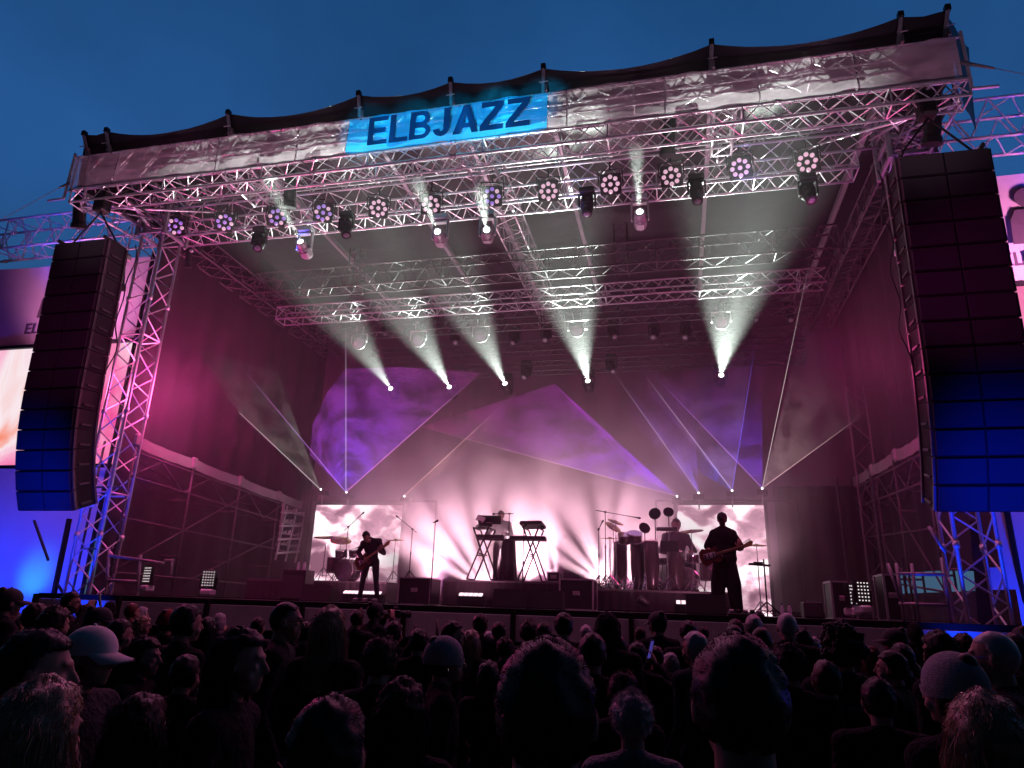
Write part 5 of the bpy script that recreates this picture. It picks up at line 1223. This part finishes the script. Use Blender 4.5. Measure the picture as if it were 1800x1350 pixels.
# left kit
p = P(605, 1018, 17.9); t = thing('drum_kit', 'dark drum kit in front of the left cloud screen', 'drum kit', (p.x, 17.9, 2.15))
drum(t, 'bass_drum', (.12, -.35, .29), .28, .42, (.15, 1, 0)); drum(t, 'tom', (-.1, -.1, .62), .15, .2, (0, -.25, 1)); drum(t, 'tom', (.3, -.1, .64), .15, .2, (0, -.25, 1)); drum(t, 'floor_tom', (-.38, .1, .22), .2, .4); drum(t, 'snare_drum', (.55, .3, .55), .18, .14)
s = MB(); s.tube((.1, -.15, .5), (-.05, -.1, .75), .012).tube((.1, -.15, .5), (.25, -.1, .75), .012)
for a in range(3): s.tube((.55, .3, .55), (.55+.25*math.cos(a*2.1), .3+.25*math.sin(a*2.1), 0), .01); s.tube((-.38+.21*math.cos(a*2.1), .1+.21*math.sin(a*2.1), .5), (-.38+.23*math.cos(a*2.1), .1+.23*math.sin(a*2.1), 0), .01)
s.build('hardware', M_chrome, t)
# right kit
p = P(1200, 1035, 18.6); t = thing('drum_kit', 'dark drum kit behind the standing guitarist', 'drum kit', (p.x, 18.6, 2.12))
drum(t, 'bass_drum', (.1, -.45, .3), .28, .42, (.1, 1, 0)); drum(t, 'tom', (-.1, -.2, .7), .16, .2, (0, -.25, 1)); drum(t, 'tom', (.28, -.2, .72), .15, .2, (0, -.25, 1)); drum(t, 'floor_tom', (.65, .1, .3), .21, .42); drum(t, 'snare_drum', (-.42, .15, .68), .18, .14)
s = MB()
for a in range(3):
    for cx, cy, z in ((-.42, .15, .68), (.65, .1, .4)): s.tube((cx+.1*math.cos(a*2.1), cy+.1*math.sin(a*2.1), z), (cx+.28*math.cos(a*2.1), cy+.28*math.sin(a*2.1), 0), .01)
s.build('hardware', M_chrome, t)
# congas and small percussion
for i, (u, vt, w_, Y, lb) in enumerate(((1090, 951, .34, 18.3, 'leftmost conga in the pink glow'), (1120, 951, .34, 17.9, 'middle conga, plum lacquered'), (1144, 950, .36, 17.6, 'right conga, dark lacquered'), (1186, 968, .4, 18.1, 'wide conga behind the black music stand'))):
    top = P(u, vt, Y); t = thing('conga_drum', lb, 'conga', (top.x, Y, 2.12), 'conga drums on the percussion riser'); H = top.z-2.12
    MB().lathe([(w_*.36, .0), (w_*.42, .15), (w_*.52, H*.55), (w_*.5, H*.8), (w_*.44, H)], (0, 0, 0), (0, 0, 1), 24).build('shell', M_shell, t, True)
    MB().lathe([(w_*.46, H-.03), (w_*.47, H), (w_*.4, H+.005), (0, H+.006)], (0, 0, 0), (0, 0, 1), 24).build('drum_head', M_head, t)
    k = MB()
    for a in range(6): k.tube((w_*.5*math.cos(a*1.05), w_*.5*math.sin(a*1.05), H-.25), (w_*.47*math.cos(a*1.05), w_*.47*math.sin(a*1.05), H), .008)
    k.build('lug', M_chrome, t)
for u, v, Y, r, ax, lb in ((1098, 941, 17.8, .17, (0, -.5, 1), 'left small rack tom above the congas'), (1115, 939, 17.8, .19, (.1, -.5, 1), 'right small rack tom above the congas')):
    c = P(u, v+6, Y); t = thing('rack_tom', lb, 'tom drum', (c.x, Y, 2.12), 'small toms on poles'); drum(t, 'shell', (0, 0, c.z-2.22), r*.9, .22, ax); s = MB(); tripod(s, 0, .25); s.tube((0, 0, 0), (0, 0, c.z-2.2), .012); s.build('stand', M_chrome, t)
for u, v, Y, r, ax, lb in ((1133, 928, 17.5, .14, (.5, -.9, .5), 'round black drum pad right of the rack toms'), (1151, 903, 17.9, .15, (-.2, -1, .35), 'left of the two highest round black drum pads'), (1175, 900, 18.0, .13, (.1, -1, .5), 'right of the two highest round black drum pads')):
    c = P(u, v, Y); t = thing('drum_pad', lb, 'drum pad', (c.x, Y, 2.12), 'round drum pads on stands'); H = c.z-2.12
    MB().lathe([(r, -.02), (r, .02), (r*.9, .03), (0, .032)], (0, 0, H), ax, 24).build('pad', M_blk, t); s = MB(); tripod(s, 0, .3); s.tube((0, 0, 0), (.0, .03, H-.02), .013, 8); s.build('stand', M_chrome, t)
c = P(1172, 930, 17.7); t = thing('percussion_bar', 'flat electronic percussion bar below the high drum pads', 'percussion pad', (c.x, 17.7, 2.12)); H = c.z-2.12
MB().box((0, 0, H), (.5, .18, .06), Matrix.Rotation(R_(20), 3, 'X'), .01).build('pad', M_blk, t); s = MB(); tripod(s, 0, .3); s.tube((0, 0, 0), (0, 0, H-.02), .014); s.build('stand', M_chrome, t)
c = P(1177, 960, 17.3); t = thing('music_stand', 'black music stand in front of the wide conga', 'music stand', (c.x, 17.3, 2.12)); H = c.z-2.12
MB().box((0, 0, H), (.42, .02, .27), Matrix.Rotation(R_(-22), 3, 'X'), .005).box((0, -.07, H-.13), (.42, .08, .012)).build('desk', M_blk, t); s = MB(); tripod(s, 0, .3); s.tube((0, 0, 0), (0, .02, H-.02), .012); s.build('stand', M_blk, t)
# extra tangle of stand legs and cables on the percussion riser
t = thing('hardware_clutter', 'tangle of cables and pedal hardware on the percussion riser', 'cables', (0, 0, 0)); s = MB(); r_ = random.Random(3)
for i in range(34):
    u = r_.uniform(1050, 1215); a = P(u, 1033, 17.5+r_.random()*.8); a.z = 2.14; s.path([a, a+V((r_.uniform(-.2, .2), .05, r_.uniform(.05, .25))), a+V((r_.uniform(-.35, .35), .1, .01))], .009, 5)
s.build('cable', M_blk, t)
# ------------------------------------------------------------------ keyboards
def xstand(cx, Y, z0, W, D, H, label):
    t = thing('keyboard_stand', label, 'keyboard stand', (cx, Y, z0), 'x shaped keyboard stands')
    for yy, nm in ((-D/2, 'front'), (D/2, 'rear')):
        MB().tube((-W/2, yy, .02), (W*.32, yy, H), .022, 8).build('leg', M_blk, t); MB().tube((W/2, yy, .02), (-W*.32, yy, H), .022, 8).build('leg', M_blk, t)
    s = MB(); s.tube((0, -D/2, H*.5), (0, D/2, H*.5), .018)
    for sx in (-1, 1): s.tube((sx*W/2, -D/2, .02), (sx*W/2, D/2, .02), .02); s.tube((sx*W*.32, -D/2, H), (sx*W*.32, D/2, H), .02)
    s.tube((-W*.1, -D/2, H*.46), (W*.1, -D/2, H*.46), .014); s.build('crossbar', M_blk, t); return t
def keyboard(c, L, Dp, rz, rx, label, keys=True):
    t = thing('keyboard', label, 'keyboard', c, 'keyboards and synthesizers'); t.rotation_euler = (R_(rx), 0, R_(rz))
    MB().box((0, 0, .045), (L, Dp, .09), None, .012).build('case', M_blk, t)
    if keys:
        k = MB(); n_ = int(L*.9/.024)
        for i in range(n_): k.box((-L*.45+.024*(i+.5), Dp*.28, .098), (.021, Dp*.38, .014))
        k.build('keys', M_ivory, t)
    k = MB()
    for i in range(9): k.lathe([(.012, 0), (.01, .02)], (-L*.4+L*.1*i, -Dp*.3, .09), (0, 0, 1), 8)
    k.build('knob', M_chrome, t); return t
for u, Y, lb in ((848, 17.7, 'left x shaped keyboard stand, tall and dark'), (936, 18.0, 'right x shaped keyboard stand')):
    c = P(u, 1015, Y); top = P(u, 930, Y); xstand(c.x, Y, 2.26, .62, .7, top.z-2.26, lb)
zt = P(848, 928, 17.7).z
keyboard((P(850, 925, 17.7).x, 17.7, zt), .9, .34, -68, 0, 'upper synthesizer on the left stand, turned end on')
keyboard((P(862, 920, 17.7).x, 17.6, zt+.16), .6, .3, 12, -24, 'tilted top synthesizer on the left stand', False)
keyboard((P(862, 948, 17.9).x, 17.9, P(862, 948, 17.9).z), .75, .3, 8, -8, 'lower keyboard of the left stand')
keyboard((P(936, 930, 18.0).x, 18.0, P(936, 926, 18.0).z), .62, .36, 170, 16, 'sloping top keyboard on the right stand')
keyboard((P(928, 950, 18.1).x, 18.1, P(928, 950, 18.1).z), .95, .3, 184, 4, 'lower wide keyboard between the stands')
c = P(893, 1012, 18.3); t = thing('draped_table', 'black draped pedestal between the keyboard stands', 'pedestal', (c.x, 18.3, 2.25)); H = P(893, 950, 18.3).z-2.25
MB().add([(-.2, -.2, 0), (.2, -.2, 0), (.2, .2, 0), (-.2, .2, 0), (-.14, -.15, H), (.14, -.15, H), (.14, .15, H), (-.14, .15, H)], [(0, 1, 5, 4), (1, 2, 6, 5), (2, 3, 7, 6), (3, 0, 4, 7), (4, 5, 6, 7)]).build('drapery', M_drape, t)
MB().box((0, 0, H+.015), (.34, .34, .03), None, .006).build('tabletop', M_blk, t)
c = P(855, 915, 17.5); t = thing('tablet_screen', 'small glossy tablet leaning on the left keyboards', 'tablet', (c.x-.12, 17.4, zt+.2)); t.rotation_euler = (R_(-30), R_(20), 0)
MB().box((0, 0, 0), (.24, .015, .17), None, .006).build('case', M_blk, t); MB().box((0, -.009, 0), (.21, .003, .14)).build('display', M_head, t)
# small table stand, pedals, bottles
c = P(1343, 993, 13.5); b0 = (c.x, 13.5, zD); t = thing('gear_stand', 'slim tripod stand with a small flat controller right of the standing guitarist', 'stand', b0); H = c.z-zD
s = MB(); tripod(s, 0, .3, 3, .4, .25); s.build('base', M_blk, t); MB().tube((0, 0, .1), (0, 0, H+.1), .014, 8).build('pole', M_blk, t); MB().box((-.08, 0, H), (.36, .2, .03), Matrix.Rotation(R_(4), 3, 'Y'), .006).box((-.1, 0, H+.03), (.16, .14, .04), None, .008).build('controller', M_blk, t)
def bottle(c, label):
    t = thing('bottle', label, 'bottle', c, 'water bottles on the stage'); MB().lathe([(.032, 0), (.034, .02), (.034, .14), (.014, .19), (.013, .21)], (0, 0, 0), (0, 0, 1), 14).build('body', M_glass, t, True); MB().lathe([(.016, .205), (.016, .225), (0, .226)], (0, 0, 0), (0, 0, 1), 10).build('lid', M_blk, t)
for u, Y, z, lb in ((1374, 13.2, zD, 'left water bottle on the deck right of the slim stand'), (1387, 13.25, zD, 'right water bottle on the deck right of the slim stand'), (517, 15.65, zA, 'left bottle on the dark amplifier'), (527, 15.7, zA, 'right bottle on the dark amplifier')):
    bottle((P(u, 1060, Y).x, Y, z), lb)
for u, Y, lb in ((1310, 13.2, 'pedal board with loose cables at the standing guitarist feet'), (640, 14.9, 'pedal board at the leaning guitarist feet')):
    t = thing('pedal_board', lb, 'pedal board', (P(u, 1070, Y).x, Y, zD), 'pedal boards'); MB().box((0, 0, .03), (.6, .28, .05), Matrix.Rotation(R_(8), 3, 'X'), .008).build('board', M_blk, t)
    for i in range(5):
        pd = MB().box((-.23+.115*i, 0, .08), (.075, .12, .045), Matrix.Rotation(R_(8), 3, 'X'), .008).build('pedal', CL[1] if i % 2 else M_alud, t)
    s = MB(); s.path([(.3, 0, .05), (.45, -.05, .12), (.6, 0, .02), (.8, .1, .02)], .006, 5); s.build('cable', M_blk, t)
# ------------------------------------------------------------------ scaffold rails at stage edges
def pipes(name, label, cat, segs, m, r=.027):
    o = V(segs[0][0]); t = thing(name, label, cat, o)
    for a, b_ in segs: MB().tube(V(a)-o, V(b_)-o, r, 8).build('tube', m, t, True)
    return t
Yr = 12.9
pipes('guard_rail', 'steel guard rail left of the outer LED blinder', 'rail', [(P(192, 976, Yr), P(288, 990, Yr)), (P(190, 1020, Yr), P(240, 1022, Yr)), (P(192, 965, Yr), P(186, 1048, Yr)), (P(248, 975, Yr), P(240, 1048, Yr)), (P(303, 985, 13.6), P(300, 1010, 13.6)), (P(290, 985, 13.6), P(305, 985, 13.6))], M_steel)
pipes('scaffold_ladder', 'tubular scaffold ladder frame in front of the right tower', 'scaffold', [(P(1575, 990, Yr), P(1590, 1095, Yr)), (P(1602, 990, Yr), P(1617, 1098, Yr)), (P(1575, 1008, Yr), P(1662, 1010, Yr)), (P(1580, 1061, Yr), P(1668, 1064, Yr)), (P(1560, 990, Yr), P(1584, 1055, Yr)), (P(1655, 980, Yr), P(1672, 1100, Yr)), (P(1632, 925, Yr), P(1662, 972, Yr))], M_steel)
# ------------------------------------------------------------------ guitar
def guitar(origin, R, label, bodycol, parent_label=None):
    """local: neck along +X, face towards -Y"""
    t = thing('electric_guitar', label, 'guitar', origin, 'guitars', R.to_quaternion())
    out = [(-.2, .0), (-.19, .1), (-.12, .155), (-.03, .12), (.04, .105), (.11, .14), (.16, .12), (.12, .06), (.13, .0), (.14, -.06), (.17, -.13), (.1, -.15), (.03, -.11), (-.05, -.14), (-.13, -.17), (-.19, -.1)]
    MB().prism(out, (0, .02, 0), (1, 0, 0), (0, 0, 1), .042).build('body', bodycol, t)
    MB().box((.36, -.03, 0), (.5, .02, .048), None, .006).build('neck', M_maple, t)
    h = MB().prism([(.6, -.03), (.6, .03), (.76, .07), (.79, .03), (.74, -.03)], (0, -.02, 0), (1, 0, 0), (0, 0, 1), .016).build('headstock', M_maple, t)
    k = MB()
    for i in range(6): k.tube((.63+.022*i, -.03, .045+.005*i), (.63+.022*i, -.03, .075+.006*i), .006)
    k.build('tuner', M_chrome, h)
    MB().box((-.02, -.028, 0), (.2, .008, .1), None, .003).build('pickguard', M_ivory, t)
    k = MB().box((-.03, -.036, 0), (.02, .012, .08)).box((.05, -.036, 0), (.02, .012, .08)).box((-.1, -.036, 0), (.03, .014, .08)); k.build('pickup', M_blk, t)
    k = MB()
    for i in range(6): k.tube((-.1, -.044, -.018+.0072*i), (.62, -.044, -.018+.0072*i), .0009, 4)
    k.build('string', M_chrome, t); return t
def performer(F, loc, rz, s, label, top, bottom, shoem, extras):
    t = thing('person', label, 'person', loc, 'performers on stage'); t.rotation_euler = (0, 0, R_(rz)); t.scale = (s, s, s); v = F['vox']
    mobj('body', F['body'], t); mobj('shirt', remesh(F['top'], 'shirt', top, v, 3), t); mobj('trousers', remesh(F['bottom'], 'trousers', bottom, v, 3), t); mobj('shoes', remesh(F['shoe'], 'shoes', shoem, v, 2), t)
    for nm, me in extras: mobj(nm, me, t, F['J']['hed'], F['J']['hR'])
    return t
# left guitarist, leaning and looking down (local frame faces +Y; turned to face the audience)
HR = tilt(-42, -22, 8)
FL = figure(pel=V((0, 0, .93)), che=V((.02, .09, 1.22)), nek=V((.05, .2, 1.36)), hed=V((.12, .34, 1.43)), hR=HR, sh=[V((-.15, .15, 1.36)), V((.2, .16, 1.3))],
            el=[V((-.28, .14, 1.1)), V((.3, .1, 1.1))], wr=[V((-.22, .38, 1.12)), V((.16, .27, .95))], hp=[V((-.09, 0, .92)), V((.09, 0, .92))], kn=[V((-.15, .09, .5)), V((.15, .07, .5))], an=[V((-.2, .0, .08)), V((.2, -.04, .08))],
            palm=[V((.1, -1, .3)), V((0, -1, -.2))], hd=[V((-.2, .2, 1)), V((-.9, .1, -.2))], hc=.7, vox=.012, bulk=.95)
gR = Matrix(((-.0, 0, 0),)*3)
p = P(648, 1045, 15.2)
performer(FL, (p.x, 15.2, zD), 196, 1.0, 'guitarist in dark shirt bent forward over his guitar on the left', CL[1], CL[0], M_shoe, [('hair', hairshape('short', 11, .0012, 1200).mesh('hair', HM['black'], True))])
def toworld(loc, rz, s, v): return V(loc)+Matrix.Rotation(R_(rz), 3, 'Z')@(V(v)*s)
ga = toworld((p.x, 15.2, zD), 196, 1.0, (.16, .22, .9)); gb = toworld((p.x, 15.2, zD), 196, 1.0, (-.22, .36, 1.16))
def gmat(a, b, face):
    x = (b-a).normalized(); y = -(V(face)-x*V(face).dot(x)).normalized(); z = x.cross(y); return Matrix((x, y, z)).transposed()
guitar(ga, gmat(ga, gb, (0, -1, .1)), 'electric guitar slung low on the bent guitarist', M_wood)
# right guitarist in cap and wide shirt
FR = figure(pel=V((0, 0, .95)), sh=[V((-.15, -.01, 1.375)), V((.15, -.01, 1.375))], el=[V((-.29, .03, 1.12)), V((.28, -.01, 1.13))], wr=[V((-.26, .26, 1.12)), V((.17, .25, 1.0))], hR=tilt(4, -12), hed=V((0, .02, 1.63)),
            kn=[V((-.13, .04, .5)), V((.13, .02, .5))], an=[V((-.16, 0, .08)), V((.16, 0, .08))], palm=[V((0, -.6, .5)), V((0, -1, 0))], hd=[V((-.1, .1, 1)), V((-.8, .2, -.1))], hc=.7, bulk=1.2, baggy=2.1, short=True, flare=2.0, loose=True, vox=.013)
p2 = P(1279, 1076, 13.7); s2 = (P(1279, 899, 13.7).z-zD)/1.775
performer(FR, (p2.x, 13.7, zD), 176, s2, 'guitarist in a cap and wide short sleeved shirt standing before the right screen', CL[0], CL[0], M_shoe, [('cap', hat_mesh('cap_dark')), ('hair', hairshape('short', 12, .0015, 500).mesh('hair', HM['black'], True))])
L2 = ((p2.x, 13.7, zD), 176, s2)
ga = toworld(*L2, (.22, .24, .98)); gb = toworld(*L2, (-.28, .28, 1.12)); 
guitar(ga, gmat(ga, gb, (0, -1, .1)), 'electric guitar held level by the guitarist in the cap', M_wood)
def strap(F, loc, rz, s, label):
    pts = [(-.17, .16, 1.02), (-.17, .13, 1.2), (-.05, .14, 1.38), (.1, .08, 1.5), (.16, -.02, 1.5), (.12, -.12, 1.35), (-.05, -.16, 1.15), (-.2, -.12, 1.02), (-.24, .05, 1.0)]
    m = MB()
    for a, b_ in zip(pts, pts[1:]): m.tube(toworld(loc, rz, s, a), toworld(loc, rz, s, b_), .018, 6)
# seated drummer and keyboard player and left drummer, hazy in the glow
def band_member(u, vt, Y, zf, rz, label, seated, colour='brown', kind='short', ci=1):
    kn = [V((-.2, .4, .5)), V((.2, .4, .5))] if seated else BASE['kn']; an = [V((-.22, .42, .08)), V((.22, .42, .08))] if seated else BASE['an']
    d = .42 if seated else 0; sh_ = lambda L: [V((v.x, v.y, v.z-d)) for v in L]
    F = figure(pel=V((0, 0, .94-d)), che=V((0, .02, 1.28-d)), nek=V((0, .02, 1.45-d)), hed=V((0, .07, 1.62-d)), hR=tilt(-14), sh=sh_(BASE['sh']), el=[V((-.3, .12, 1.15-d)), V((.3, .12, 1.15-d))], wr=[V((-.2, .38, 1.14-d)), V((.2, .38, 1.1-d))], hp=sh_(BASE['hp']), kn=kn, an=an, hc=.6, palm=[V((0, 0, -1)), V((0, 0, -1))])
    p = P(u, vt, Y); s = (p.z-zf)/(F['J']['hed'].z+.13)
    return performer(F, (p.x, Y, zf), rz, s, label, CL[ci], CL[0], M_shoe, [('hair', hairshape(kind, 13, .002, 600).mesh('hair', HM[colour], True))])
band_member(882, 898, 19.2, 2.25, 180, 'keyboard player hazy in the pink glow behind the left keyboards', False)
band_member(1187, 912, 19.3, 2.12, 190, 'percussionist seated behind the right drums, half lost in the glow', True)
for u, Y, zf, lb in ((1187, 19.3, 2.12, 'round drum stool under the percussionist'),):
    c = P(u, 1000, Y); t = thing('drum_stool', lb, 'stool', (P(u, 912 if u > 1000 else 938, Y).x, Y+.02, zf), 'drum stools'); MB().lathe([(.16, .36), (.17, .38), (.17, .43), (.15, .45)], (0, 0, 0), (0, 0, 1), 18).build('seat', M_blk, t); s = MB(); tripod(s, 0, .25, 3, .2, .3); s.tube((0, 0, .05), (0, 0, .37), .015); s.build('base', M_chrome, t)
